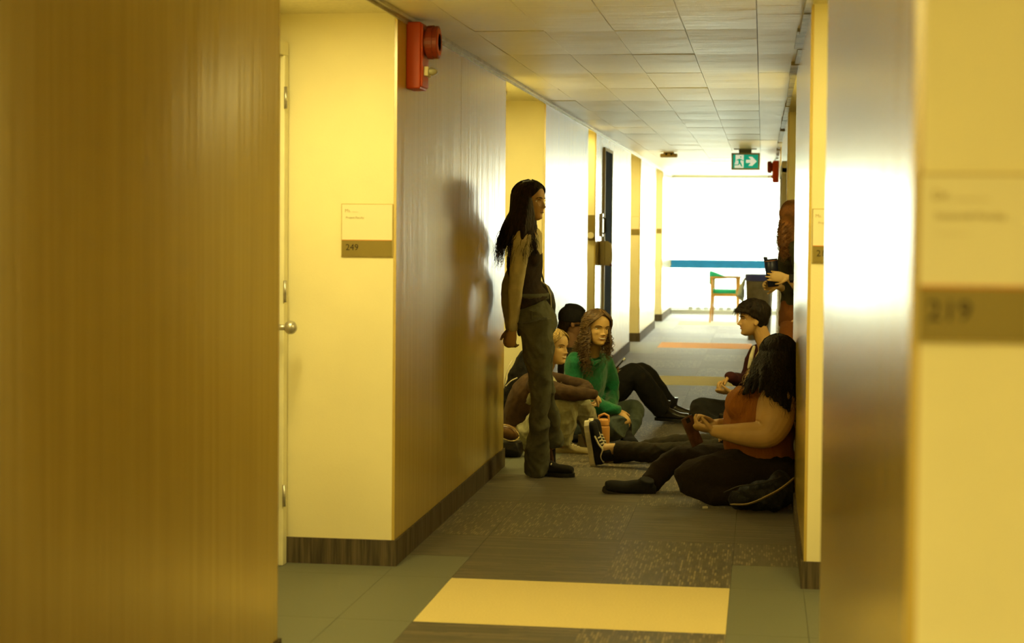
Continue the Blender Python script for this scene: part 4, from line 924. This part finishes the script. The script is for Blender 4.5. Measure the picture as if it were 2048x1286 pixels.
fuse(mb, 'sweater', cloth('tan_knit', (.22,.12,.045), bump=.5, bscale=300), R7, .008, 3, wrinkle=.004)
sks = cloth('black_suede_skate', (.013,.012,.012))
for n_,(an,td,uu) in enumerate(((LR[5]+V3((.012,0,.02)),(-.10,.25,1),(1,0,.12)),(LL[5],(-.15,-.06,.98),(.98,-.12,.14)))):
    u_, q, tp = shoe(R7, an, td, uu, sks, white_rub, .272, .050, sole_h=.030, back=.055 if n_ == 0 else .095)
    for sd in (-1,1):
        ps = cr([tuple(tp(.08,sd*.022)),tuple(tp(.22,sd*.036)),tuple(tp(.36,sd*.030)),tuple(tp(.48,sd*.039)),tuple(tp(.66,sd*.046))],4)
        MB().tube([V3(v) for v in ps], .0080, 8, ratio=.45).build('side_stripe', white_rub, u_, smooth=True)
    for k in range(5): MB().tube([tp(.34+.07*k,b_) for b_ in (-.030,-.018,0,.018,.030)], .0055, 6, ratio=.6).build('lace', white_rub, u_)
hd7.features(R7)
hbl = mat('honey_streaked_hair', (.26,.16,.06), rough=.5, noise=.7, nscale=26)
g = [(.0,[at(1512,735,10.6),at(1500,760,10.5),at(1486,795,10.3)]),(.9,[at(1512,725,10.36),at(1497,745,10.3),at(1484,772,10.22),at(1472,802,10.2)]),(1.6,[at(1535,740,10.34),at(1525,770,10.3),at(1510,800,10.25)]),(3.1,[at(1572,740,10.5),at(1576,780,10.5)]),(4.2,[at(1560,740,10.65),at(1560,780,10.68)])]
hair_flow(hd7, R7, hbl, g, n=130, r=.0036, curl=.008, wl=.07, jit=.010, mass=.022, seed=61, cap=hair_cap(hd7, hbl, R7, th=.009))
# ================================================================= 8 standing woman with tumbler
p = Person('auburn curly-haired woman standing half hidden by the right wall, in rust trousers', (at(1590,850,12.6).x, 12.6, 0)); R8 = p.root
f = V3((.10,.99,0)); fb = V3((-.93,-.36,0)); lt8 = V3((-fb.y,fb.x,0))
hd8 = Head(at(1585,436,12.6), V3((.35,.93,-.1)), k=.97)
pel, wai, che, nk = at(1594,624,12.65), at(1590,575,12.63), at(1588,525,12.62), at(1586,480,12.6)
shL, elL, wrL = at(1592,500,12.40), at(1606,582,12.38), at(1577,556,12.30); shR, elR, wrR = at(1584,500,12.84), at(1590,585,12.80), at(1556,572,12.52)
S_ = p.skin; hd8.grid(S_); limb(S_, [che,nk,at(1586,455,12.6)], [.07,.055,.048])
sk_torso(S_,([pel,wai,che,nk],[lt8]*4,[(.09,.06),(.10,.06),(.135,.09),(.06,.05)]), 20)
for a,b,c in ((shL,elL,wrL),(shR,elR,wrR)): limb(S_, [a,b,c], [.042,.036,.023])
hand(S_, wrL+V3((-.005,0,.0)), (-.98,.02,.12), (0,.95,.0), curl=16, thumb=1, k=1.02, thumb_curl=45, fcurl=[14,12,14,18]); hand(S_, wrR, (-.85,-.15,.05), (-.2,-.9,0), curl=40, thumb=-1, k=.98)
LL = [at(1590,650,12.5),at(1580,700,12.45),at(1580,745,12.42),at(1586,795,12.5),at(1590,826,12.55)]; LR = [at(1600,650,12.8),at(1592,745,12.78),at(1600,826,12.85)]
for q in (LL,LR): limb(S_, q, np.interp(np.linspace(0,1,len(q)),[0,.5,1],[.04,.038,.033]))
p.build_skin(sk_fair)
olv = cloth('dark_olive_knit', (.045,.042,.018), noise=.35, bump=.5, bscale=300); rus = cloth('rust_corduroy', (.20,.068,.014), noise=.3, bump=.8, bscale=1.0, stretch=(260,260,10))
mb = MB(); mb.loft(spine_rings([at(1592,606,12.64),wai,che,at(1587,496,12.6),at(1586,482,12.6)],[lt8]*5,[(.145,.11),(.128,.095),(.16,.115),(.14,.08),(.07,.06)]), 22)
limb(mb, [at(1590,502,12.48),shL,elL,at(1592,566,12.33)], [.06,.058,.048,.040]); limb(mb, [at(1585,502,12.78),shR,elR,at(1570,582,12.6)], [.06,.056,.046,.038])
fuse(mb, 'sweater', olv, R8, .0075, 3, wrinkle=.005, seed=71)
mb = MB(); mb.loft(spine_rings([at(1594,655,12.65),at(1594,628,12.65),at(1593,598,12.64)],[lt8]*3,[(.175,.125),(.178,.13),(.15,.11)]), 24)
limb(mb, LL[:4]+[at(1590,838,12.55)], [.115,.100,.085,.085,.085], 18, ends=False); limb(mb, [LR[0],LR[1],at(1600,838,12.85)], [.11,.085,.085], 18, ends=False)
fuse(mb, 'trousers', rus, R8, .008, 3, wrinkle=.006, wfreq=18, seed=72)
for an in (LL[4],LR[2]): shoe(R8, V3((an.x,an.y,.09)), (-.45,.88,0), (0,0,1), boot, black_rub, .25, .045)
wt = wrL+V3((.022,-.002,-.002)); w_ = MB().tube([wt+V3((-.012,0,0)),wt+V3((.012,0,-.001))], .031, 16, round_ends=False).build('watch_strap', mat('black_strap', (.012,.012,.012), rough=.4), R8, smooth=True)
MB().obox(wt+V3((0,-.034,.006)), (.019,0,0), (0,.005,0), (0,0,.022)).build('watch_face', mat('black_watch_glass', (.01,.01,.012), rough=.1), w_, bevel=.003)
hd8.features(R8)
hau = mat('auburn_hair', (.30,.12,.03), rough=.45, noise=.6, nscale=22)
hau2 = mat('auburn_curls', (.24,.095,.026), rough=.45, noise=.6, nscale=14)
g = [(1.0,[at(1562,445,12.52),at(1558,475,12.50),at(1562,505,12.48),at(1568,525,12.46)]),(1.8,[at(1566,445,12.45),at(1562,480,12.42),at(1566,510,12.40),at(1572,530,12.40)]),(2.6,[at(1580,450,12.44),at(1580,490,12.40),at(1580,520,12.38)]),(3.5,[at(1596,450,12.48),at(1598,490,12.42),at(1596,520,12.40)]),(4.6,[at(1606,450,12.6),at(1608,490,12.6),at(1606,515,12.6)])]
hair_flow(hd8, R8, hau2, g, n=300, r=.0028, curl=.013, wl=.045, jit=.014, mass=.016, seed=81, npt=60, m2=hau2, th=.013, cap=hair_cap(hd8, hau2, R8, th=.012, lump=.01))
# ------------------------------------------------------------------ things
ink = mat('dark_ink', (.03,.02,.01), rough=.6); plate = mat('sign_plate_tan', (.24,.185,.055), rough=.4, metal=.3); paper = mat('sign_paper', (.80,.74,.52), rough=.6); sfr = mat('sign_frame', (.50,.40,.16), rough=.4); faint = mat('faint_print', (.42,.33,.14), rough=.7)
def room_sign(x0, x1, z0, z1, y, label, num=None, lines=None, split=.32, group=None, lw=None):
    r = empty('room_sign', ((x0+x1)/2, y, z0), label, 'sign', group); w = x1-x0; h = z1-z0; t = .0035
    MB().box((x0,y-.006,z0),(x1,y,z1)).build('back_plate', sfr, r, bevel=.001)
    MB().box((x0+t,y-.0075,z0+h*split+.001),(x1-t,y-.0062,z1-t)).build('name_card', paper, r)
    MB().box((x0+t,y-.009,z0+t),(x1-t,y-.0062,z0+h*split-.001)).build('number_plate', plate, r)
    MB().box((x0+t,y-.0095,z0+h*split-.002),(x1-t,y-.0062,z0+h*split+.001)).build('orange_rule', mat('orange_rule', (.55,.20,.03)), r)
    if num: text_obj('number', num, h*split*.52, ink, (x0+w*.09, y-.0096, z0+h*split*.40), (1,0,0), (0,0,1), r)
    for (u, v, txt, sz) in (lines or []):
        text_obj('printed_line', txt, h*sz, faint, (x0+w*u, y-.0080, z0+h*v), (1,0,0), (0,0,1), r)
    return r
yp = yl(792.5)-.012
a, b = at(682,407,yp), at(785,515,yp)
room_sign(a.x, b.x, b.z, a.z, yp+.012, 'name sign reading 249 on the nearest left yellow pier', '249', [(.07,.84,'Ms. ......',.085),(.09,.72,'Project Faculty',.058)])
yp = yR1-.012; a, b = at(1838,345,yp), at(2062,690,yp)
room_sign(a.x, b.x, b.z, a.z, yp+.012, 'large out-of-focus name sign reading 219 on the near right yellow pier', '219', [(.12,.84,'Dr. ..........',.085),(.15,.73,'Sessional Faculty',.06),(.15,.64,'.................',.05)], split=.335)
yp = yR3-.012; a, b = at(1625,417,yp), at(1668,527,yp)
room_sign(a.x, a.x+.19, b.z, a.z, yp+.012, 'name sign cut off by the near right panel, on the second right pier', '217', [(.06,.84,'Ms.',.085),(.12,.72,'Project',.06)])
yp = Lp[4][0]-.012; b = at(1084,490,yp); a = at(1084,440,yp)
room_sign(b.x-.165, b.x, b.z, b.z+.21, yp+.012, 'name sign on the yellow pier behind the standing woman', '247', [(.1,.8,'.......',.08)])
yp = Lp[6][0]-.012; a, b = at(1262,433,yp), at(1279,470,yp)
room_sign(a.x, b.x, b.z, a.z, yp+.012, 'small far name sign on the fourth left yellow pier', None, None)
yp = Lp[7][0]-.012; a, b = at(1313,437,yp), at(1323,467,yp)
room_sign(a.x, b.x, b.z, a.z, yp+.012, 'smallest name sign, on the pier nearest the window', None, None)
yp = Lp[5][0]; a, b = at(1175.5,430,yp), at(1190,481,yp)
r = empty('thermostat', ((a.x+b.x)/2, yp, b.z), 'tan wall plate with a round cream dial on the third left pier', 'thermostat')
MB().box((a.x,yp-.012,b.z),(b.x,yp,a.z)).build('back_plate', plate, r, bevel=.002)
c = at(1182,471,yp); MB().cyl((c.x,yp-.035,c.z),(c.x,yp-.012,c.z),.030,24).build('dial', mat('cream_plastic', (.72,.66,.46), rough=.4), r, smooth=False, bevel=.003)
# fire alarms: red box, round horn, clear strobe
redp = mat('red_plastic', (.50,.062,.012), rough=.4); redd = mat('dark_red_plastic', (.22,.03,.01), rough=.4); clear = mat('strobe_lens', (.75,.72,.55), rough=.1, trans=.5)
def alarm(X, sgn, y, zt, zb, label, sc=1.0):
    r = empty('fire_alarm', (X, y, zb), label, 'alarm'); w = -sgn
    MB().box((X,y,zb),(X+w*.062*sc,y+.15*sc,zt)).build('alarm_box', redp, r, bevel=.006)
    MB().box((X+w*.062*sc,y+.008,zb+.01),(X+w*.070*sc,y+.142*sc,zt-.01)).build('front_plate', redp, r, bevel=.003)
    h = zt-zb; hz = zt-h*.29; m_ = MB()
    for k,(d0,d1,rr) in enumerate(((.070,.082,.055),(.082,.108,.073),(.108,.128,.070))): m_.loft([(V3((X+w*d0*sc,y+.07,hz)), V3((0,rr*sc*.98,0)), V3((0,0,rr*sc*.98))), (V3((X+w*d1*sc,y+.07,hz)), V3((0,rr*sc,0)), V3((0,0,rr*sc)))], 32)
    hn = m_.build('horn', redd, r); hn.data.shade_smooth() if False else None
    for rr in (.02,.04,.06): MB().loft([(V3((X+w*.1285*sc,y+.07,hz)), V3((0,rr*sc,0)), V3((0,0,rr*sc))), (V3((X+w*.1315*sc,y+.07,hz)), V3((0,(rr-.004)*sc,0)), V3((0,0,(rr-.004)*sc)))], 28).build('horn_ring', redp, hn)
    s_ = MB().box((X+w*.070*sc,y+.03,zt-h*.80),(X+w*.090*sc,y+.11*sc,zt-h*.66)).build('strobe_base', paper, r, bevel=.003)
    MB().ell(V3((X+w*.095*sc,y+.07,zt-h*.73)), V3((.030*sc,0,0)), V3((0,.032,0)), V3((0,0,h*.06))).build('strobe_lens', clear, s_, smooth=True)
    return r
Y0 = atx(812,110,XL).y; alarm(XL, -1, Y0, at(812,43,Y0).z, at(812,177,Y0).z, 'red fire alarm with round horn high on the near left panel')
Y0 = 21.0; alarm(XR, 1, Y0, at(1550,321,Y0).z, at(1550,365,Y0).z, 'small far red fire alarm on the right wall beside the exit sign', sc=1.0)
# exit sign
Ye = 19.4; a, b = at(1463,306,Ye), at(1519.5,340,Ye); cxs = (a.x+b.x)/2; w = b.x-a.x; h = a.z-b.z
r = empty('exit_sign', (cxs, Ye, b.z), 'green exit sign with running figure and right arrow hanging from the ceiling', 'sign')
MB().box((a.x,Ye-.02,b.z),(b.x,Ye+.03,a.z)).build('sign_case', mat('grey_aluminium', (.30,.27,.18), rough=.4, metal=.4), r, bevel=.003)
gr_ = mat('exit_green', (.0,.33,.22), rough=.4, emit=(0,.36,.24), estr=.55); wh_ = mat('exit_white', (.85,.9,.82), rough=.4, emit=(.8,.9,.8), estr=.5)
m_ = .10*h; MB().box((a.x+m_,Ye-.023,b.z+m_),(b.x-m_,Ye-.0205,a.z-m_)).build('green_face', gr_, r)
o_ = V3((a.x+m_, Ye-.0235, b.z+m_)); W_ = w-2*m_; H_ = h-2*m_; U = V3((W_,0,0)); Vv = V3((0,0,H_)); th = V3((0,-.0015,0))
MB().prism([(.07,.02),(.42,.02),(.42,.98),(.10,.98),(.10,.52),(.06,.3)], o_, U, Vv, th).build('door_symbol', wh_, r)
MB().prism([(.52,.40),(.72,.40),(.62,.18),(.76,.18),(.94,.5),(.76,.84),(.62,.84),(.72,.62),(.52,.62)], o_, U, Vv, th).build('arrow', wh_, r)
mf = MB(); o2 = o_+th*1.2
mf.prism([(.305+.03*math.cos(q*math.pi/6),.83+.065*math.sin(q*math.pi/6)) for q in range(12)], o2, U, Vv, th)
for pl in ([(.20,.66),(.30,.72),(.30,.36),(.22,.38)],[(.30,.70),(.41,.58),(.41,.52),(.28,.62)],[(.22,.70),(.13,.60),(.14,.53),(.24,.63)],[(.22,.42),(.20,.28),(.03,.26),(.03,.20),(.23,.21),(.28,.38)],[(.24,.44),(.32,.42),(.38,.12),(.33,.10)]): mf.prism(pl, o2, U, Vv, th)
mf.build('running_figure', gr_, r)
MB().box((cxs-.075,Ye-.03,a.z),(cxs+.065,Ye+.03,CE-.004)).build('ceiling_mount', mat('dark_mount', (.10,.11,.12), rough=.5), r, bevel=.006)
MB().box((cxs-.13,Ye-.05,CE-.010),(cxs+.12,Ye+.05,CE-.003)).build('mount_plate', mat('grey_plate', (.35,.36,.34)), r)
# ceiling detector / emergency heads
Yd = 20.4; c = at(1338,311,Yd)
r = empty('smoke_detector', (c.x,Yd,CE-.01), 'tan flat detector on the ceiling left of the exit sign', 'detector')
tanp = mat('tan_plastic', (.45,.33,.14), rough=.5)
MB().box((c.x-.10,Yd-.06,c.z-.022),(c.x+.10,Yd+.06,c.z+.020)).build('detector_body', tanp, r, bevel=.012)
MB().box((c.x-.06,Yd-.04,c.z+.018),(c.x+.06,Yd+.04,CE-.002)).build('mount', tanp, r)
for dx in (-.03,.03): MB().sph((c.x+dx,Yd-.05,c.z+.012),.016).build('indicator', ink, r, smooth=True)
# card reader and dispenser by the blue door
p0 = atx(1203,450,XL+.0); Yc = p0.y; zt, zb = atx(1203,427,XL).z, atx(1203,473,XL).z
r = empty('door_pull_plate', (XL,Yc,zb), 'upright steel pull plate beside the dark blue door', 'door hardware')
MB().box((XL,Yc-.09,zb),(XL+.018,Yc+.03,zt)).build('steel_plate', metal, r, bevel=.002)
MB().tube([(XL+.018,Yc-.03,zb+.03),(XL+.040,Yc-.03,zb+.04),(XL+.040,Yc-.03,zt-.05),(XL+.018,Yc-.03,zt-.04)], .008, 8).build('pull_bar', ink, r, smooth=True)
Yd_ = 16.2; za, zb = at(1205,482,Yd_).z, at(1205,531,Yd_).z; x0 = XL; x1 = at(1225,500,Yd_).x
r = empty('soap_dispenser', (XL,Yd_,zb), 'rounded cream sanitizer dispenser on the left wall by the dark blue door', 'dispenser')
cp = mat('cream_dispenser', (.92,.86,.66), rough=.4); m_ = MB()
ds = (x1-x0); Pz = [(0,.80),(.1,.93),(.25,1.0),(.5,1.0),(.75,.98),(.9,.90),(1.0,.62)]
m_.loft([(V3((x0+ds*wd*.5,Yd_,zb+(za-zb)*t)), V3((ds*wd*.5,0,0)), V3((0,.055*wd,0))) for t,wd in Pz], 24, p=3.2); m_.build('dispenser_body', cp, r, smooth=True)
MB().box((x0+ds*.44,Yd_-.058,zb+.01),(x0+ds*.46,Yd_+.058,za-.01)).build('seam', mat('seam_grey', (.25,.22,.15)), r)
MB().prism([(0,0),(.03,-.002),(.018,.035)], (x1-.03,Yd_-.02,zb-.002), (1,0,0), (0,0,1), (0,.04,0)).build('nozzle', redd, r)
# chair by the window
Yc = 26.6; s = Yc/F
cw = mat('honey_wood', (.52,.27,.055), rough=.45, noise=.3, nscale=6, stretch=(1,1,.2)); teal = mat('green_vinyl', (.02,.42,.24), rough=.5)
c0 = at(1446,637,Yc); r = empty('armchair', (c0.x,Yc,0), 'wooden armchair with green seat and back by the far window', 'chair')
xa, xb = at(1424,600,Yc).x, at(1476,600,Yc).x; zf = lambda py: at(1446,py,Yc).z
for (x_, y_, z1, sl) in ((xa,Yc-.24,zf(556),-.02),(xa+.02,Yc+.24,zf(556),-.02),(xb,Yc-.24,zf(556),.0),(xb,Yc+.24,zf(556),.0)):
    wv = .022 if x_ < xb-.05 else .034
    MB().loft([(V3((x_+sl,y_,0)),V3((.013,0,0)),V3((0,.013,0))),(V3((x_,y_,zf(590))),V3((wv*.8,0,0)),V3((0,.018,0))),(V3((x_,y_,z1)),V3((wv,0,0)),V3((0,.018,0)))],8,p=4).build('leg', cw, r)
for y_ in (Yc-.24,Yc+.24):
    MB().box((xa-.03,y_-.025,zf(556)),(xb+.04,y_+.025,zf(552.5))).build('armrest', cw, r, bevel=.006)
    MB().box((xa,y_-.012,zf(592)),(xb,y_+.012,zf(586))).build('seat_rail', cw, r)
MB().loft([(V3(((xa+xb)/2,Yc,zf(y_))),V3(((xb-xa)/2*q,0,0)),V3((0,.23*q,0))) for y_,q in ((586,.97),(583,1),(580,1),(578,.94))],28,p=5).build('seat', teal, r, smooth=False)
mb = MB(); mb.loft([(V3((xa-.02+.0*t,Yc,zf(y_))),V3((.022+.0*t,0,0)),V3((0,.25,0))) for t,y_ in ((0,568),(0,560),(1,550),(1,543))],20,p=5)
mb.build('backrest', teal, r)
for y_ in (Yc-.22,Yc+.20): MB().prism([(0,0),(0,.13),(.26,.03),(.26,.01)], (xa-.04,y_,zf(558)), (1,0,0), (0,0,1), (0,.03,0)).build('back_wing', teal, r)
pp = empty('paper_stack', ((xa+xb)/2+.06,Yc-.24,zf(552.5)), 'white papers lying on the arm of the green chair', 'papers')
for k in range(3): MB().box((xa+.20-.01*k,Yc-.30,zf(552.5)+.006*k),(xb-.02+.01*k,Yc-.10,zf(552.5)+.006*k+.005)).build('sheet', white, pp)
# recycling bin with liner
Yb = 22.6; xa, xb = at(1491,600,Yb).x, at(1547,600,Yb).x; zt = at(1515,548,Yb).z
r = empty('recycling_bin', ((xa+xb)/2,Yb,0), 'tall grey bin with a blue rim in front of the far window', 'bin')
gb = mat('grey_bin_plastic', (.17,.14,.085), rough=.6, noise=.4, nscale=8); bb_ = mat('blue_bin_rim', (.04,.05,.22), rough=.5)
xc = (xa+xb)/2; hw = (xb-xa)/2
MB().loft([(V3((xc,Yb,z_)),V3((hw*q,0,0)),V3((0,.22*q,0))) for z_,q in ((0,.80),(.05,.82),(zt-.09,1.0),(zt-.08,.96))],32,p=6).build('bin_body', gb, r)
MB().loft([(V3((xc,Yb,z_)),V3((hw*q,0,0)),V3((0,.22*q,0))) for z_,q in ((zt-.085,1.0),(zt-.08,1.06),(zt-.01,1.06),(zt,1.02))],32,p=6).build('bin_rim', bb_, r)
mb = MB(); mb.tube([(xa-.005,Yb-.15,zt-.05),(xa-.045,Yb-.14,zt-.16),(xa-.06,Yb-.13,zt-.27),(xa-.03,Yb-.13,zt-.36)], [.012,.035,.05,.01], 10, ratio=1.6)
fuse(mb, 'bin_liner', mat('pale_blue_liner', (.55,.66,.70), rough=.4), r, .006, 2, wrinkle=.01, wfreq=40, seed=3)
# ---------------------------------------------------------------- people's things
# water bottle
q = fl(1207,884); q = at(1207,884,11.0); Yw = 11.0; c = at(1207,884,Yw); z0 = .002; zt = at(1207,826,Yw).z; x_ = c.x; rr = 12.5*Yw/F
r = empty('water_bottle', (x_,Yw,0), 'orange-tan water bottle standing by the green hoodie woman’s knee'.replace('’',"'"), 'bottle')
bo = mat('peach_bottle', (.62,.30,.085), rough=.4)
hb_ = zt-z0
MB().loft([(V3((x_,Yw,z0+hb_*t)),V3((rr*q_,0,0)),V3((0,rr*q_,0))) for t,q_ in ((0,.86),(.02,.97),(.5,1),(.60,1),(.64,.97),(.66,.90))],28).build('bottle_body', bo, r, smooth=True)
lid = MB().loft([(V3((x_,Yw,z0+hb_*t)),V3((rr*q_,0,0)),V3((0,rr*q_,0))) for t,q_ in ((.665,.90),(.69,.93),(.80,.90),(.84,.80),(.86,.5))],28).build('bottle_lid', bo, r, smooth=True)
MB().tube([(x_-rr*.8,Yw,z0+hb_*.78),(x_-rr*.75,Yw,z0+hb_*.92),(x_+rr*.1,Yw,z0+hb_*.98),(x_+rr*.75,Yw,z0+hb_*.93),(x_+rr*.8,Yw,z0+hb_*.78)], .008, 8, ratio=1.5).build('carry_loop', bo, lid, smooth=True)
# tumbler in the standing woman's hands
Yt = 12.42; c1, c0 = at(1541,516,Yt), at(1547,573,Yt); ax = (c1-c0); u_ = ax.normalized(); L_ = ax.length
navy = mat('navy_steel', (.012,.016,.050), rough=.35, metal=.2); cop = mat('copper_trim', (.45,.20,.09), rough=.3, metal=.8)
r = empty('tumbler', tuple(c0), 'navy travel tumbler held in both hands of the auburn-haired woman', 'tumbler')
U = u_.orthogonal().normalized(); Vw = u_.cross(U)
def ringt(t,q_): return (c0+u_*L_*t, U*.046*q_, Vw*.046*q_)
MB().loft([ringt(.0,.80),ringt(.03,.86),ringt(.6,1.0),ringt(.92,1.04),ringt(.925,1.0)],28).build('tumbler_body', navy, r, smooth=True)
MB().loft([ringt(.925,1.04),ringt(.965,1.05),ringt(.97,.9)],28).build('lid', navy, r)
MB().loft([ringt(.89,1.045),ringt(.915,1.05)],28).build('lid_band', cop, r)
MB().loft([ringt(-.012,.80),ringt(.0,.83)],28).build('base_ring', cop, r)
MB().box(tuple(c1+V3((-.050,-.012,-.012))), tuple(c1+V3((-.02,.012,.008)))).build('sip_tab', navy, r, bevel=.003)
# phone
c = at(1384,862,9.0); ux = V3((.40,.0,-.92)).normalized(); uy = V3((.72,.60,.35)).normalized()
r = MB().obox(c, ux*.078, uy*.037, ux.cross(uy)*.0045).build('smartphone', mat('phone_case', (.10,.045,.022), rough=.25, noise=.5, nscale=25), None, bevel=.004)
tag(r, 'smartphone in bronze case held by the woman in the orange tank top', 'phone')
m2_ = MB().obox(c-ux.cross(uy)*.0048, ux*.072, uy*.033, ux.cross(uy)*.0006).build('screen', mat('phone_glass', (.02,.018,.015), rough=.08, spec=.8), r)
MB().obox(c+ux*-.058+ux.cross(uy)*.0055, ux*.012, uy*.012, ux.cross(uy)*.001).build('camera_bump', mat('lens_black', (.01,.01,.01), rough=.1), r)
# pen and notebook
c0, c1 = at(1231,738,12.42), at(1250,716,12.42)
r = MB().cyl(c0, c0*.2+c1*.8, .0055, 10).build('pen', mat('pen_black', (.015,.015,.015), rough=.3), None, smooth=True); tag(r, 'black pen with a white tip in the writing hand', 'pen')
MB().cyl(c0*.2+c1*.8, c1, .006, 10).build('pen_cap', mat('pen_white', (.8,.8,.7), rough=.3), r, smooth=True)
c = at(1218,748,12.52); r = MB().obox(c+V3((.02,0,.0)), V3((.085,0,.030)), V3((0,.07,0)), V3((-.002,0,.007))).build('notebook', mat('dark_notebook_cover', (.02,.018,.016), rough=.6), None, bevel=.002)
tag(r, 'dark notebook resting on the raised black trouser knee', 'notebook')
MB().obox(c+V3((.018,0,.0095)), V3((.081,0,.029)), V3((0,.066,0)), V3((-.001,0,.002))).build('page', paper, r)
# bag behind the standing woman's hip
r = empty('shoulder_bag', tuple(at(1096,640,10.02)), 'dark shoulder bag hanging at the standing woman\'s far hip', 'bag')
mb = MB(); mb.loft([(at(px_,py_,10.03), V3((.052*q_,0,0)), V3((0,.045*q_,0))) for px_,py_,q_ in ((1092,648,.5),(1094,635,.9),(1094,610,1),(1091,588,.95),(1086,572,.7),(1080,564,.3))], 20)
lea = mat('black_bag_leather', (.014,.011,.009), rough=.45, noise=.3, nscale=20)
bgb = fuse(mb, 'bag_body', lea, r, .006, 3)
MB().tube([at(1083,563,9.98),at(1093,570,9.97),at(1101,590,9.97),at(1103,615,9.97)], .0035, 6).build('pale_piping', white_rub, bgb, smooth=True)
MB().tube([at(1088,566,10.03),at(1076,520,9.98),at(1064,485,9.92),at(1056,470,9.86)], .007, 6, ratio=.5).build('strap', lea, r, smooth=True)
# backpack beside the orange-top woman
r = empty('backpack', (at(1530,1015,8.72).x, 8.72, 0), 'black backpack with a beige strap lying in front of the orange-top woman', 'bag')
nyl = cloth('black_nylon', (.012,.011,.010), rough=.6, bump=.3, bscale=120)
mb = MB(); mb.ell(at(1530,992,8.75), V3((.155,0,-.0)), V3((0,.10,0)), V3((0,0,.085))); mb.ell(at(1562,975,8.78), V3((.075,0,0)), V3((0,.09,0)), V3((0,0,.10))); mb.ell(at(1490,1000,8.72), V3((.10,0,0)), V3((0,.08,0)), V3((0,0,.055)))
bp_ = fuse(mb, 'pack_body', nyl, r, .0075, 4, wrinkle=.008, wfreq=20, seed=91)
pts = [(1586,958,8.66),(1574,968,8.60),(1556,981,8.57),(1535,992,8.555),(1512,1003,8.555),(1490,1009,8.57),(1462,1009,8.60)]
MB().tube([V3(v) for v in cr([tuple(at(*q_)) for q_ in pts],4)], [.011]*24+[.007], 8, ratio=.35, up=(0,-1,.5)).build('shoulder_strap', mat('beige_webbing', (.42,.33,.15), rough=.8, bump=.5, bscale=200), r, smooth=True)
MB().tube([V3(v) for v in cr([tuple(at(*q_)) for q_ in ((1448,985,8.68),(1480,972,8.66),(1520,968,8.65),(1560,955,8.70))],4)], .003, 6).build('zip', mat('dark_zip', (.05,.045,.035), rough=.4, metal=.4), bp_, smooth=True)
k_ = fl(1548,1024); ch = MB().cyl((k_.x,k_.y,.003),(k_.x,k_.y+.004,.010),.017,18).build('button_badge', mat('bronze_badge', (.20,.11,.04), rough=.3, metal=.5), r, smooth=False)
k_ = fl(1410,1017); wr_ = MB().obox((k_.x,k_.y,.006), (.013,.004,0), (-.002,.006,0), (0,0,.005)).build('wrapper', mat('white_wrapper', (.5,.46,.34)), None, bevel=.001); tag(wr_, 'crumpled pale wrapper on the carpet in front of the black trousers', 'wrapper')
# backpack behind the blonde woman
r = empty('backpack', (at(1030,880,11.32).x, 11.35, 0), 'black backpack with white piping behind the blonde woman', 'bag')
mb = MB(); mb.loft([(at(px_,py_,11.4), V3((w_*11.4/F,0,0)), V3((0,.11,0))) for px_,py_,w_ in ((1040,893,30),(1036,860,34),(1034,820,34),(1036,780,31),(1041,745,24),(1046,715,13),(1050,700,5))], 24, p=2.6)
b2_ = fuse(mb, 'pack_body', nyl, r, .0075, 3, wrinkle=.006, seed=92)
MB().tube([V3(v) for v in cr([tuple(at(*q_)) for q_ in ((1008,775,11.27),(1012,750,11.25),(1018,732,11.26),(1024,722,11.28))],4)], .005, 6, ratio=.6).build('white_piping', white_rub, b2_, smooth=True)
MB().tube([V3(v) for v in cr([tuple(at(*q_)) for q_ in ((1012,772,11.24),(1022,762,11.24),(1034,756,11.24))],4)], .004, 6, ratio=.6).build('white_piping', white_rub, b2_, smooth=True)
# low dark handbag with an open tan-brown pouch
Yh = 10.62; gx = at(1020,905,Yh).x
r = empty('handbag', (gx, Yh, 0), 'low black bag with a tan lined opening beside the end of the near left panel', 'bag')
mb = MB(); mb.loft([(V3((gx,Yh,z_)), V3((.085*q_,0,0)), V3((0,.09*q_,0))) for z_,q_ in ((.005,.9),(.03,1.0),(.07,1.0),(.10,.92))], 24, p=2.6)
hb2 = fuse(mb, 'bag_body', lea, r, .006, 3, wrinkle=.005, seed=93)
c = V3((gx-.01,Yh-.03,.155))
MB().ell(c, V3((.070,0,-.022)), V3((0,.05,.01)), V3((.012,-.01,.042))).build('tan_pouch', mat('tan_brown_leather', (.20,.10,.035), rough=.4, noise=.4, nscale=20), hb2, smooth=True)
rim = [c+V3((.076*math.cos(a_),-.045+.01*math.sin(a_),-.022*math.cos(a_)+.044*math.sin(a_))) for a_ in [2*math.pi*i/24 for i in range(25)]]
MB().tube(rim, .0032, 6, round_ends=False).build('metal_rim', mat('pale_gold_rim', (.5,.38,.18), rough=.3, metal=.7), hb2, smooth=True)
